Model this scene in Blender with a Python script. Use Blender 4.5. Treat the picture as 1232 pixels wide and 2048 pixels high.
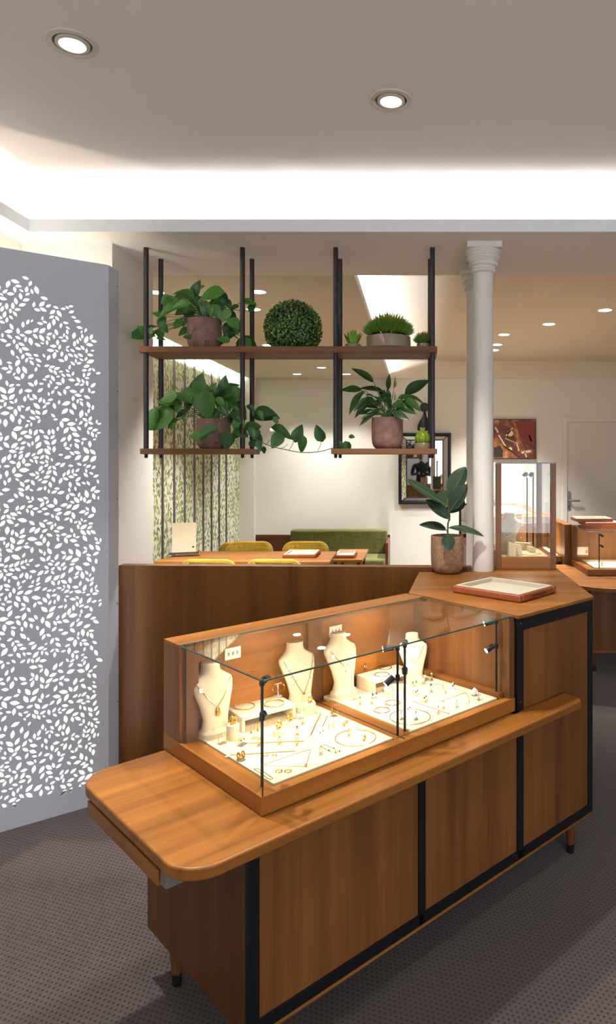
import bpy, bmesh, math, random
from mathutils import Vector, Matrix
from mathutils.geometry import delaunay_2d_cdt
random.seed(7)
for o in list(bpy.data.objects): bpy.data.objects.remove(o, do_unlink=True)
C = bpy.context.scene.collection
SC = bpy.context.scene
PI = math.pi

# ------------------------------------------------------------------ camera
F, CX, HZ, HC = 1372.0, 835.0, 920.0, 1.55      # focal length and principal point in photo pixels, eye height
cam = bpy.data.objects.new('camera', bpy.data.cameras.new('camera')); C.objects.link(cam)
cam.location = (0, 0, HC); cam.rotation_euler = (PI/2, 0, 0)
cam.data.sensor_fit = 'VERTICAL'; cam.data.sensor_height = 36.0
cam.data.lens = F/2048*36.0
cam.data.shift_x = -(CX-616)/2048; cam.data.shift_y = -(1024-HZ)/2048
cam.data.clip_start = 0.02
SC.camera = cam
def at(x, y, d): return Vector(((x-CX)/F*d, d, HC-(y-HZ)/F*d))            # pixel at a known distance
def onz(x, y, z):                                                          # pixel on a level surface
    d = F*(HC-z)/(y-HZ); return Vector(((x-CX)/F*d, d, z))

# ------------------------------------------------------------------ world, exposure
w = bpy.data.worlds.new('world'); SC.world = w; w.use_nodes = True
w.node_tree.nodes['Background'].inputs[0].default_value = (0.75, 0.85, 1.0, 1)
w.node_tree.nodes['Background'].inputs[1].default_value = 1.0
SC.view_settings.view_transform = 'Standard'; SC.view_settings.look = 'None'
SC.view_settings.gamma = 1.0; SC.view_settings.use_curve_mapping = False
SC.view_settings.exposure = 0.7
cy = SC.cycles
cy.max_bounces = 8; cy.diffuse_bounces = 4; cy.glossy_bounces = 4; cy.transmission_bounces = 4; cy.use_adaptive_sampling = True; cy.adaptive_threshold = 0.03; cy.transparent_max_bounces = 24
cy.caustics_reflective = False; cy.caustics_refractive = False; cy.sample_clamp_indirect = 4.0; cy.blur_glossy = 0.5
def light(name, kind, loc, power, col=(1, 1, 1), target=None, **kw):
    l = bpy.data.lights.new(name, kind); l.energy = power; l.color = col
    for k, v in kw.items(): setattr(l, k, v)
    o = bpy.data.objects.new(name, l); C.objects.link(o); o.location = loc
    if target is not None: o.rotation_euler = (Vector(target)-Vector(loc)).to_track_quat('-Z', 'Y').to_euler()
    return o
WARM = (1.0, 0.84, 0.66); NEUT = (1.0, 0.95, 0.88); COOL = (0.86, 0.93, 1.0)
# daylight entering by the shop window in the wall behind the camera
light('window_daylight', 'AREA', (1.6, -2.36, 1.55), 52, (0.92, 0.94, 1.0), (0.6, 2.5, 3.4), shape='RECTANGLE', size=2.6, size_y=2.0)

# ------------------------------------------------------------------ materials
def lin(r, g, b):
    f = lambda c: (c/255/12.92) if c/255 <= 0.04045 else ((c/255+0.055)/1.055)**2.4
    return (f(r), f(g), f(b), 1)
class NT:
    def __init__(s, name):
        s.m = bpy.data.materials.new(name); s.m.use_nodes = True; s.t = s.m.node_tree; s.N = s.t.nodes; s.L = s.t.links
        s.b = s.N['Principled BSDF']
    def n(s, kind, **kw):
        x = s.N.new(kind)
        for k, v in kw.items():
            if k in x.inputs.keys() if hasattr(x.inputs, 'keys') else False: x.inputs[k].default_value = v
            else: setattr(x, k, v)
        return x
    def l(s, a, b): s.L.new(a, b)
    def math(s, op, a, b=None, c=None):
        x = s.N.new('ShaderNodeMath'); x.operation = op
        for i, v in enumerate((a, b, c)):
            if v is None: continue
            if isinstance(v, (int, float)): x.inputs[i].default_value = v
            else: s.l(v, x.inputs[i])
        return x.outputs[0]
    def ramp(s, fac, *stops):
        r = s.N.new('ShaderNodeValToRGB'); e = r.color_ramp.elements
        while len(e) < len(stops): e.new(0.5)
        for i, (p, c) in enumerate(stops): e[i].position = p; e[i].color = c
        s.l(fac, r.inputs[0]); return r.outputs[0]
    def mix(s, fac, a, b):
        x = s.N.new('ShaderNodeMix'); x.data_type = 'RGBA'
        for i, v in ((0, fac), (6, a), (7, b)):
            if isinstance(v, (int, float, tuple)): x.inputs[i].default_value = v
            else: s.l(v, x.inputs[i])
        return x.outputs[2]
    def bump(s, h, strength=0.2, dist=0.01):
        b = s.N.new('ShaderNodeBump'); b.inputs['Strength'].default_value = strength; b.inputs['Distance'].default_value = dist
        s.l(h, b.inputs['Height']); s.l(b.outputs[0], s.b.inputs['Normal'])
    def set(s, **kw):
        for k, v in kw.items(): s.b.inputs[k.replace('_', ' ')].default_value = v
        return s
    def coord(s, which='Object', scale=(1, 1, 1)):
        tc = s.N.new('ShaderNodeTexCoord'); mp = s.N.new('ShaderNodeMapping'); mp.inputs['Scale'].default_value = scale
        s.l(tc.outputs[which], mp.inputs[0]); return mp.outputs[0]
    def noise(s, vec, scale, detail=3, rough=0.5):
        x = s.N.new('ShaderNodeTexNoise'); x.inputs['Scale'].default_value = scale; x.inputs['Detail'].default_value = detail
        x.inputs['Roughness'].default_value = rough; s.l(vec, x.inputs['Vector']); return x.outputs['Fac']
def plain(name, rgb, rough=0.5, metal=0.0, bumpscale=None, bumps=0.1, var=0.0, **kw):
    m = NT(name); c = lin(*rgb); m.set(Base_Color=c, Roughness=rough, Metallic=metal, **kw)
    if bumpscale or var:
        v = m.coord(); nz = m.noise(v, bumpscale or 20, 4)
        if bumpscale: m.bump(nz, bumps, 0.004)
        if var:
            d = tuple(x*(1-var) for x in c[:3])+(1,)
            m.l(m.ramp(m.noise(v, (bumpscale or 20)*0.35, 4), (0.35, d), (0.65, c)), m.b.inputs['Base Color'])
    return m.m
def wood(name, axis, lo, hi, rough=0.38, fine=1.0):
    m = NT(name); tc = m.N.new('ShaderNodeTexCoord'); info = m.N.new('ShaderNodeObjectInfo')
    off = m.N.new('ShaderNodeVectorMath'); off.operation = 'ADD'; m.l(tc.outputs['Object'], off.inputs[0])
    rv = m.math('MULTIPLY', info.outputs['Random'], 7.3); m.l(rv, off.inputs[1])
    def stretch(a, c):
        mp = m.N.new('ShaderNodeMapping'); s = [c, c, c]; s[axis] = a; mp.inputs['Scale'].default_value = s
        m.l(off.outputs[0], mp.inputs[0]); return mp.outputs[0]
    n1 = m.noise(stretch(0.45*fine, 7*fine), 1.6, 5, 0.55); n2 = m.noise(stretch(2.5, 130), 1.0, 2, 0.6); n3 = m.noise(stretch(0.9, 26), 1.0, 3, 0.6)
    f = m.math('ADD', m.math('MULTIPLY', n1, 0.62), m.math('ADD', m.math('MULTIPLY', n2, 0.16), m.math('MULTIPLY', n3, 0.22)))
    mid = tuple((a+b)/2 for a, b in zip(lin(*lo), lin(*hi)))
    m.l(m.ramp(f, (0.33, lin(*lo)), (0.5, mid), (0.66, lin(*hi))), m.b.inputs['Base Color'])
    m.set(Roughness=rough, Specular_IOR_Level=0.3); m.bump(n2, 0.05, 0.002)
    return m.m
WLO, WHI = (100, 58, 22), (166, 106, 44)
WX, WY = (wood('wood_grain_%d' % i, i, WLO, WHI) for i in range(2))
WZ = wood('wood_grain_2', 2, (88, 53, 26), (138, 89, 46))  # same wood as the tops, darkened to paint in weaker light on uprights
DZ = wood('dark_wood_grain', 2, (74, 43, 14), (114, 71, 27), 0.4)
DX = wood('dark_wood_level', 0, (76, 42, 22), (118, 70, 40), 0.4)
SHELFW = wood('shelf_wood', 0, (92, 60, 36), (134, 92, 58), 0.55)
WHITE = plain('white_paint', (226, 222, 214), 0.7, bumpscale=60, bumps=0.03)
CEIL = plain('ceiling_paint', (236, 230, 224), 0.8)
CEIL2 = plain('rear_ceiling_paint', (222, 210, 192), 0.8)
LIP = plain('lip_white', (232, 234, 238), 0.6)
SCREENP = plain('screen_lacquer', (196, 200, 213), 0.45)
BLACK = plain('black_metal', (34, 35, 40), 0.42, 0.6)
ROD = plain('rod_metal', (52, 50, 52), 0.45, 0.5)
RUBBER = plain('black_ferrule', (26, 26, 28), 0.5)
CHROME = plain('chrome', (215, 215, 218), 0.15, 1.0)
STEEL = plain('brushed_steel', (150, 146, 140), 0.35, 1.0)
GOLD = plain('gold', (238, 190, 84), 0.18, 1.0)
ROSE = plain('rose_gold', (226, 160, 120), 0.2, 1.0)
SILVER = plain('silver', (228, 228, 232), 0.16, 1.0)
SUEDE = plain('cream_suede', (222, 206, 176), 0.85, bumpscale=300, bumps=0.08)
PADM = plain('cream_pad', (206, 192, 164), 0.85, bumpscale=250, bumps=0.08)
LEATHER = plain('brown_leather', (140, 74, 44), 0.45, bumpscale=400, bumps=0.06)
LEATHSHADE = plain('leather_recess_shade', (92, 48, 30), 0.5)  # the tray leather darkened, painting shade into the grip recess
CREAML = plain('cream_leather', (206, 197, 178), 0.6)
STONE1 = plain('pink_stone', (146, 112, 100), 0.85, bumpscale=70, bumps=0.5, var=0.35)
STONE2 = plain('speckled_clay', (168, 132, 104), 0.85, bumpscale=160, bumps=0.5, var=0.4)
TAUPE = plain('taupe_glaze', (148, 132, 108), 0.12)
SOIL = plain('soil', (46, 34, 26), 0.95, bumpscale=120, bumps=0.8)
PEARL = plain('pearl', (245, 238, 226), 0.25)
TAGM = plain('tag_paper', (240, 240, 242), 0.6)
INK = plain('tag_ink', (90, 92, 120), 0.6)
PLATE = plain('switch_plastic', (236, 230, 216), 0.4)
SKIN = plain('skin', (196, 150, 124), 0.55)
CLOTH = plain('dark_clothing', (38, 40, 46), 0.9)
HAIRM = plain('dark_hair', (48, 36, 28), 0.7)
STEM = plain('stem_green', (86, 116, 52), 0.55)
STEMB = plain('stem_brown', (92, 78, 54), 0.6)
def gem(name, rgb): return plain(name, rgb, 0.05, 0.0, Coat_Weight=1.0, Specular_IOR_Level=0.9)
GRUBY, GBLUE, GGREEN, GDIAM, GPINK, GDARK = gem('ruby', (190, 30, 110)), gem('sapphire', (40, 60, 130)), gem('peridot', (90, 130, 40)), gem('diamond', (235, 240, 248)), gem('pink_stone_gem', (235, 190, 190)), gem('onyx', (25, 25, 30))
def leafm(name, a, b, rough=0.38):
    m = NT(name); info = m.N.new('ShaderNodeObjectInfo'); nz = m.noise(m.coord(scale=(3, 3, 3)), 4, 3)
    f = m.math('ADD', m.math('MULTIPLY', info.outputs['Random'], 0.6), m.math('MULTIPLY', nz, 0.4))
    m.l(m.ramp(f, (0.2, lin(*a)), (0.8, lin(*b))), m.b.inputs['Base Color'])
    m.set(Roughness=rough, Specular_IOR_Level=0.45); return m.m
LPOTH = leafm('pothos_leaf', (30, 72, 32), (72, 128, 48))
LLILY = leafm('lily_leaf', (26, 58, 26), (58, 100, 40), 0.3)
LRUB = leafm('rubber_leaf', (26, 46, 36), (50, 72, 42), 0.28)
LBOX = leafm('box_leaf', (34, 66, 24), (84, 122, 44), 0.5)
LSUC = leafm('succulent_green', (100, 150, 44), (130, 176, 66), 0.4)
def tipmat(name, g, t, zmin, zmax):
    m = NT(name); tc = m.N.new('ShaderNodeTexCoord'); sp = m.N.new('ShaderNodeSeparateXYZ'); m.l(tc.outputs['Object'], sp.inputs[0])
    mr = m.N.new('ShaderNodeMapRange'); mr.inputs['From Min'].default_value = zmin; mr.inputs['From Max'].default_value = zmax
    m.l(sp.outputs[2], mr.inputs[0]); m.l(m.ramp(mr.outputs[0], (0.0, lin(*g)), (0.55, lin(*g)), (1.0, lin(*t))), m.b.inputs['Base Color'])
    m.set(Roughness=0.45); return m.m
def thin_glass(name, tint=(0.97, 1.0, 0.98), refl=1.0, ior=1.45, rough=0.0):
    m = NT(name); m.N.remove(m.b); out = m.N['Material Output']
    tr = m.N.new('ShaderNodeBsdfTransparent'); tr.inputs[0].default_value = tint+(1,)
    gl = m.N.new('ShaderNodeBsdfGlossy'); gl.inputs['Roughness'].default_value = rough; gl.inputs[0].default_value = (1, 1, 1, 1)
    gm = m.N.new('ShaderNodeNewGeometry'); dp = m.N.new('ShaderNodeVectorMath'); dp.operation = 'DOT_PRODUCT'
    m.l(gm.outputs['Normal'], dp.inputs[0]); m.l(gm.outputs['Incoming'], dp.inputs[1])
    k = m.math('POWER', m.math('SUBTRACT', 1.0, m.math('ABSOLUTE', dp.outputs['Value'])), 5.0)
    f0 = ((ior-1)/(ior+1))**2; fr = m.math('MULTIPLY_ADD', k, 1-f0, f0)
    mx = m.N.new('ShaderNodeMixShader'); m.l(m.math('MULTIPLY', fr, refl), mx.inputs[0])
    m.l(tr.outputs[0], mx.inputs[1]); m.l(gl.outputs[0], mx.inputs[2]); m.l(mx.outputs[0], out.inputs[0]); return m.m
GLASS = thin_glass('clear_glass', (0.985, 0.995, 0.99), 0.55)
GLASST = thin_glass('top_glass', (0.985, 0.99, 0.985), 0.6)
ACRYL = thin_glass('clear_acrylic', (0.9, 0.91, 0.92), 1.3, 1.5, 0.05)
GEDGE = plain('glass_edge', (44, 66, 62), 0.2)
MIRROR = plain('mirror_silver', (225, 228, 228), 0.02, 1.0)
def emit(name, rgb, strength):
    m = NT(name); m.N.remove(m.b); e = m.N.new('ShaderNodeEmission'); e.inputs[0].default_value = tuple(rgb)+(1,); e.inputs[1].default_value = strength
    m.l(e.outputs[0], m.N['Material Output'].inputs[0]); return m.m
E_LENS = emit('lamp_lens', (1, 0.96, 0.9), 12)
E_LENS_S = emit('small_lamp_lens', (1, 0.95, 0.88), 10)
E_BACK = emit('lightbox_diffuser', (1.0, 0.99, 0.95), 1.2)
E_STRIP = emit('led_strip', (0.96, 0.98, 1.0), 165)
E_STRIPW = emit('warm_led_strip', (1.0, 0.86, 0.66), 40)
E_STRIPR = emit('rear_led_strip', (0.92, 0.96, 1.0), 90)
E_WALLW = emit('wall_washer_strip', (0.92, 0.97, 1.0), 260)
E_SPOT = emit('spot_lens', (1, 0.9, 0.75), 25)
# woven upholstery
def fabric(name, a, b, s=900):
    m = NT(name); v1 = m.coord(scale=(1, 1, 14)); v2 = m.coord(scale=(14, 14, 1))
    n = m.math('ADD', m.math('MULTIPLY', m.noise(v1, 9, 4, 0.7), 0.5), m.math('MULTIPLY', m.noise(v2, 9, 4, 0.7), 0.5))
    m.l(m.ramp(n, (0.36, lin(*a)), (0.64, lin(*b))), m.b.inputs['Base Color']); m.set(Roughness=0.95, Sheen_Weight=0.2); m.bump(n, 0.3, 0.004); return m.m
GREENF = fabric('green_weave', (56, 60, 20), (114, 112, 54))
OCHREF = fabric('ochre_weave', (128, 98, 12), (190, 152, 40))
# carpet: small dark dots on a staggered grid
def carpet():
    m = NT('dotted_carpet'); tc = m.N.new('ShaderNodeTexCoord'); rot = m.N.new('ShaderNodeMapping')
    rot.inputs['Rotation'].default_value = (0, 0, math.radians(20)); m.l(tc.outputs['Object'], rot.inputs[0])
    sp = m.N.new('ShaderNodeSeparateXYZ'); m.l(rot.outputs[0], sp.inputs[0])
    px, py = 0.0165, 0.0165
    gx = m.math('DIVIDE', sp.outputs[0], px); gy = m.math('DIVIDE', sp.outputs[1], py)
    row = m.math('FLOOR', gy); gx2 = m.math('ADD', gx, m.math('MULTIPLY', m.math('MODULO', row, 2.0), 0.5))
    fx = m.math('SUBTRACT', m.math('FRACT', gx2), 0.5); fy = m.math('SUBTRACT', m.math('FRACT', gy), 0.5)
    d = m.math('SQRT', m.math('ADD', m.math('MULTIPLY', fx, fx), m.math('MULTIPLY', fy, fy)))
    dot = m.ramp(d, (0.20, (1, 1, 1, 1)), (0.29, (0, 0, 0, 1)))
    pile = m.noise(tc.outputs['Object'], 420, 2, 0.7); patch = m.noise(tc.outputs['Object'], 5, 3)
    base = m.mix(pile, lin(56, 43, 41), lin(100, 80, 76)); base = m.mix(m.math('MULTIPLY', patch, 0.35), base, lin(62, 49, 48))
    m.l(m.mix(dot, base, lin(15, 12, 14)), m.b.inputs['Base Color']); m.set(Roughness=1.0, Sheen_Weight=0.3); m.bump(pile, 0.6, 0.004); return m.m
CARPET = carpet()
# printed leaf wallpaper (flat print)
def wallpaper():
    m = NT('leaf_wallpaper'); tc = m.N.new('ShaderNodeTexCoord'); sp = m.N.new('ShaderNodeSeparateXYZ'); m.l(tc.outputs['Object'], sp.inputs[0])
    cb = m.N.new('ShaderNodeCombineXYZ'); m.l(sp.outputs[1], cb.inputs[0]); m.l(sp.outputs[2], cb.inputs[1])
    col = lin(236, 234, 222)
    for k, (sc, asp, c1, c2, th) in enumerate(((17, 2.2, (170, 180, 136), (206, 210, 174), 0.45), (15, 2.3, (98, 124, 56), (156, 174, 104), 0.75), (21, 2.0, (88, 116, 54), (180, 184, 112), 0.6))):
        mp = m.N.new('ShaderNodeMapping'); mp.inputs['Location'].default_value = (3.1*k+.2, 1.7*k, 0); m.l(cb.outputs[0], mp.inputs[0])
        v = m.N.new('ShaderNodeTexVoronoi'); v.voronoi_dimensions = '2D'; v.inputs['Scale'].default_value = sc; v.inputs['Randomness'].default_value = 0.85
        m.l(mp.outputs[0], v.inputs['Vector'])
        dl = m.N.new('ShaderNodeVectorMath'); dl.operation = 'SUBTRACT'; m.l(mp.outputs[0], dl.inputs[0]); m.l(v.outputs['Position'], dl.inputs[1])
        sc_ = m.N.new('ShaderNodeSeparateColor'); m.l(v.outputs['Color'], sc_.inputs[0])
        ang = m.math('MULTIPLY_ADD', sc_.outputs[0], 2.4, 0.4)
        vr = m.N.new('ShaderNodeVectorRotate'); vr.rotation_type = 'Z_AXIS'; m.l(dl.outputs[0], vr.inputs['Vector']); m.l(ang, vr.inputs['Angle'])
        s2 = m.N.new('ShaderNodeSeparateXYZ'); m.l(vr.outputs[0], s2.inputs[0])
        L = 0.62/sc
        a = m.math('DIVIDE', s2.outputs[0], L); a2 = m.math('MULTIPLY', a, a)
        b = m.math('DIVIDE', m.math('ABSOLUTE', s2.outputs[1]), L/asp)
        inside = m.math('LESS_THAN', m.math('ADD', a2, b), 0.8)
        keep = m.math('MULTIPLY', inside, m.math('LESS_THAN', sc_.outputs[1], th))
        col = m.mix(keep, col, m.mix(sc_.outputs[2], lin(*c1), lin(*c2)))
    m.l(col, m.b.inputs['Base Color']); m.set(Roughness=0.8); return m.m
WALLP = wallpaper()

# ------------------------------------------------------------------ mesh builder
class G:
    def __init__(s): s.v = []; s.f = []
    def add(s, vs, fs):
        o = len(s.v); s.v += [tuple(v) for v in vs]; s.f += [tuple(i+o for i in f) for f in fs]; return s
    def box(s, x0, x1, y0, y1, z0, z1):
        return s.add([(x, y, z) for z in (z0, z1) for y in (y0, y1) for x in (x0, x1)],
                     [(0, 2, 3, 1), (4, 5, 7, 6), (0, 1, 5, 4), (2, 6, 7, 3), (0, 4, 6, 2), (1, 3, 7, 5)])
    def prism(s, pts, z0, z1):
        a = sum(pts[i][0]*pts[(i+1) % len(pts)][1]-pts[(i+1) % len(pts)][0]*pts[i][1] for i in range(len(pts)))
        if a < 0: pts = pts[::-1]
        n = len(pts); vs = [(p[0], p[1], z0) for p in pts]+[(p[0], p[1], z1) for p in pts]
        return s.add(vs, [tuple(range(n-1, -1, -1)), tuple(range(n, 2*n))]+[(i, (i+1) % n, n+(i+1) % n, n+i) for i in range(n)])
    def lathe(s, prof, n=24, c=(0, 0, 0), sx=1, sy=1):
        vs = []; fs = []
        for r, z in prof:
            for i in range(n):
                a = 2*PI*i/n; vs.append((c[0]+r*sx*math.cos(a), c[1]+r*sy*math.sin(a), c[2]+z))
        for k in range(len(prof)-1):
            for i in range(n):
                j = (i+1) % n; fs.append((k*n+i, k*n+j, (k+1)*n+j, (k+1)*n+i))
        if prof[0][0] > 1e-6: fs.append(tuple(range(n-1, -1, -1)))
        if prof[-1][0] > 1e-6: fs.append(tuple((len(prof)-1)*n+i for i in range(n)))
        return s.add(vs, fs)
    def tube(s, path, r, n=6, closed=False, r2=None):
        P = [Vector(p) for p in path]; m = len(P); vs = []; fs = []; prev = None
        for k in range(m):
            if closed: t = P[(k+1) % m]-P[k-1]
            else: t = P[min(k+1, m-1)]-P[max(k-1, 0)]
            t = t.normalized() if t.length > 1e-9 else Vector((0, 0, 1))
            ref = prev if prev is not None else (Vector((0, 0, 1)) if abs(t.z) < 0.9 else Vector((1, 0, 0)))
            a = (ref-t*ref.dot(t)); a = a.normalized() if a.length > 1e-6 else t.orthogonal().normalized()
            prev = a; b = t.cross(a)
            rr = r if r2 is None else r+(r2-r)*k/(m-1)
            vs += [P[k]+(a*math.cos(2*PI*i/n)+b*math.sin(2*PI*i/n))*rr for i in range(n)]
        for k in range(m if closed else m-1):
            for i in range(n):
                j = (i+1) % n; q = (k+1) % m; fs.append((k*n+i, k*n+j, q*n+j, q*n+i))
        if not closed: fs += [tuple(range(n-1, -1, -1)), tuple((m-1)*n+i for i in range(n))]
        return s.add(vs, fs)
    def cyl(s, p, q, r, n=14, r2=None): return s.tube([p, q], r, n, r2=r2)
    def ball(s, c, r, n=10, sz=1.0):
        k = max(4, n//2); prof = [(r*math.sin(PI*i/k), -r*sz*math.cos(PI*i/k)) for i in range(k+1)]
        prof[0] = (1e-7, -r*sz); prof[-1] = (1e-7, r*sz); return s.lathe(prof, n, c)
    def ring(s, c, R, r, n=28, m=6, axis='z', tilt=None):
        pts = []
        for i in range(n):
            a = 2*PI*i/n; p = Vector((R*math.cos(a), R*math.sin(a), 0)) if axis == 'z' else Vector((R*math.cos(a), 0, R*math.sin(a))) if axis == 'y' else Vector((0, R*math.cos(a), R*math.sin(a)))
            if tilt: p.rotate(tilt)
            pts.append(Vector(c)+p)
        return s.tube(pts, r, m, closed=True)
def put(o, label=None, cat=None, group=None, kind=None):
    if label: o['label'] = label
    if cat: o['category'] = cat
    if group: o['group'] = group
    if kind: o['kind'] = kind
    return o
def mk(name, g, mat, parent=None, label=None, cat=None, group=None, kind=None, bevel=0, seg=2, smooth=True, loc=None, rz=0):
    me = bpy.data.meshes.new(name); me.from_pydata(g.v, [], g.f); me.update()
    if smooth:
        me.polygons.foreach_set('use_smooth', [True]*len(me.polygons)); me.set_sharp_from_angle(angle=math.radians(38))
    me.materials.append(mat); o = bpy.data.objects.new(name, me); C.objects.link(o)
    if parent: o.parent = parent
    if loc is not None: o.location = loc
    if rz: o.rotation_euler = (0, 0, rz)
    if bevel:
        b = o.modifiers.new('bevel', 'BEVEL'); b.width = bevel; b.segments = seg; b.limit_method = 'ANGLE'; b.angle_limit = math.radians(40); b.harden_normals = True
    return put(o, label, cat, group, kind)
def inst(name, me, parent, mat4, label=None):
    o = bpy.data.objects.new(name, me); C.objects.link(o); o.parent = parent; o.matrix_local = mat4
    if label: o['label'] = label
    return o
def thing(name, label, cat, loc=(0, 0, 0), rz=0, group=None, kind=None):
    o = bpy.data.objects.new(name, None); C.objects.link(o); o.location = loc; o.rotation_euler = (0, 0, rz); o.empty_display_size = 0.05
    return put(o, label, cat, group, kind)
def struct(name, g, mat, parent=None, **kw): return mk(name, g, mat, parent, kind=None if parent else 'structure', **kw)
def box(*a): return G().box(*a)
def rbox(name, dims, mat, parent=None, bevel=0.003, **kw): return mk(name, box(*dims), mat, parent, bevel=bevel, **kw)
def arc(cx_, cy_, r, a0, a1, n=8): return [(cx_+r*math.cos(math.radians(a0+(a1-a0)*i/n)), cy_+r*math.sin(math.radians(a0+(a1-a0)*i/n))) for i in range(n+1)]

# ================================================================== THE SETTING
ZS, ZC, ZR = 2.60, 2.85, 2.82           # soffit, front ceiling, raised rear ceiling
YB = 8.84                               # rear wall
struct('floor', box(-2.6, 3.4, -2.6, 9.2, -0.05, 0), CARPET)
struct('wall_left', box(-2.15, -1.92, -2.4, 3.32, 0, ZS), WHITE)
struct('wall_upper_left', box(-2.25, -2.05, -2.4, 3.55, ZS+0.001, ZC), WHITE)
struct('wall_right', box(3.2, 3.4, -2.4, 9.0, 0, ZC), WHITE)
g = box(-2.15, 0.3, -2.6, -2.4, 0, ZC); g.box(2.9, 3.2, -2.6, -2.4, 0, ZC); g.box(0.3, 2.9, -2.6, -2.4, 0, 0.5); g.box(0.3, 2.9, -2.6, -2.4, 2.55, ZC)
struct('wall_front', g, WHITE)
wf = G()
for x in (0.3, 1.58, 2.84): wf.box(x, x+0.06, -2.54, -2.48, 0.5, 2.55)
for z in (0.5, 2.49): wf.box(0.36, 2.84, -2.54, -2.48, z, z+0.06)
win = struct('window_1', wf, BLACK)
for x in (0.36, 1.64): struct('pane', box(x, x+1.2, -2.515, -2.509, 0.56, 2.49), GLASS, win)
struct('ceiling', box(-2.25, 3.2, -2.4, 3.55, ZC, ZC+0.05), CEIL)
struct('ceiling_soffit', box(-1.48, 3.2, 3.17, 3.90, ZS, ZS+0.02), CEIL)
struct('ceiling_soffit_corner', box(-1.92, -1.48, 3.17, 3.34, ZS, ZS+0.02), CEIL)
struct('ceiling_soffit_left', box(-2.05, -1.80, -2.4, 3.17, ZS, ZS+0.02), CEIL)
struct('trim_1', box(-1.80, 3.2, 3.155, 3.17, ZS, ZS+0.057), LIP)
struct('trim_2', box(-1.80, -1.785, -2.4, 3.155, ZS, ZS+0.057), LIP)
struct('wall_cove', box(-2.05, 3.2, 3.55, 3.60, ZS+0.021, ZC+0.05), WHITE)
struct('ceiling_rear_left', box(-2.17, -0.36, 3.90, 9.0, ZS, ZS+0.02), CEIL2)
struct('ceiling_rear_edge', box(-2.17, -1.48, 3.841, 3.90, ZS, ZS+0.02), CEIL2)
struct('ceiling_rear_right', box(-0.75, 3.2, 3.90, YB, ZR, ZR+0.04), CEIL2)
struct('trim_3', box(-0.375, -0.36, 3.90, YB, ZS+0.02, ZS+0.06), LIP)
struct('wall_cove_rear', box(-0.80, -0.75, 3.90, YB, ZS+0.021, ZR+0.04), WHITE)
struct('ceiling_soffit_rear', box(-0.36, 3.2, YB-0.03, YB+0.1, ZS, ZR), CEIL2)
struct('wall_pier', box(-2.30, -1.48, 3.325, 3.84, 0, ZS), WHITE)
struct('wall_rear_right', box(-0.367, 3.2, YB, YB+0.2, 0, ZS), WHITE)
struct('wall_rear_niche', box(-2.107, -0.367, YB+0.11, YB+0.2, 0, ZS), WHITE)
struct('wall_rear_pilaster', box(-2.30, -2.107, YB, YB+0.2, 0, ZS+0.2), WHITE)
ww = struct('wall_wallpaper', box(-2.40, -2.30, 3.84, YB, 0, 2.86), WALLP)
struct('ceiling_cove_cap', box(-2.40, -2.0, 3.84, YB, 2.86, 2.88), WHITE)
struct('wall_cove_left', box(-2.02, -2.0, 3.91, YB, ZS+0.021, 2.86), WHITE)
for k in range(10):
    y = 5.585+0.294*k
    mk('batten', box(-2.30, -2.286, y-0.012, y+0.012, 0, 2.86), plain('grey_batten', (104, 98, 102), 0.6) if k == 0 else bpy.data.materials['grey_batten'], ww)
# cove lighting strips
def strip(name, dims, mat, label): mk(name, box(*dims), mat, None, label=label, cat='light strip', smooth=False)
strip('cove_light', (-1.78, 3.18, 3.232, 3.234, ZS+0.021, ZS+0.045), E_STRIP, 'cool white light strip in the cove above the shelf beam')
strip('cove_light', (-1.805, -1.803, -2.3, 3.16, ZS+0.021, ZS+0.045), E_STRIP, 'cool white light strip in the cove along the left wall')
strip('cove_light', (-0.50, -0.48, 4.0, 8.7, ZS+0.021, ZS+0.031), E_STRIPR, 'cool white light strip in the raised rear ceiling cove')
strip('cove_light', (-2.06, -2.04, 4.0, 8.7, 2.72, 2.73), E_WALLW, 'light strip washing down the leaf wallpaper')

struct('strip_shield', box(-1.80, 3.2, 3.222, 3.231, ZS+0.0205, ZS+0.047), LIP)  # unseen rail added to block the cove strip's light toward the room

# recessed ceiling lamps
def downlight(c, label, power, R=0.0755, angle=75, col=NEUT, deep=True, group=None, target=None):
    t = thing('downlight', label, 'ceiling lamp', c, 0, group)
    if deep:
        mk('trim_ring', G().lathe([(R*0.74, 0.0), (R*0.76, -0.006), (R*0.98, -0.005), (R, -0.001), (R, 0.0)], 40), TRIMM, t)
        mk('gap', G().lathe([(R*0.68, -0.001), (R*0.74, -0.001), (R*0.74, -0.0005), (R*0.68, -0.0005)], 40), RUBBER, t)
        mk('gimbal_ring', G().lathe([(R*0.47, -0.004), (R*0.52, -0.010), (R*0.66, -0.008), (R*0.67, 0.0)], 40), TRIMM, t)
        mk('lens', G().lathe([(1e-6, -0.008), (R*0.30, -0.0085), (R*0.50, -0.006), (R*0.50, -0.002)], 32), E_LENS, t)
    else:
        mk('trim_ring', G().lathe([(R*0.72, 0.0), (R*0.75, -0.004), (R, -0.002), (R, 0.0)], 28), WHITE, t)
        mk('lens', G().lathe([(1e-6, -0.003), (R*0.72, -0.003), (R*0.72, -0.0005)], 24), E_LENS_S, t)
    if power: light('downlight_beam', 'SPOT', Vector(c)+Vector((0, 0, -0.03)), power, col, target or Vector(c)+Vector((0, 0, -1)), spot_size=math.radians(angle), spot_blend=0.6, shadow_soft_size=R*0.6)
    return t
TRIMM = plain('lamp_trim', (206, 196, 180), 0.4)
p = onz(145, 85, ZC); downlight(p, 'recessed ceiling lamp with black gap, larger one at upper left', 150, angle=80, target=(-0.55, 1.75, 0.6))
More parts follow.
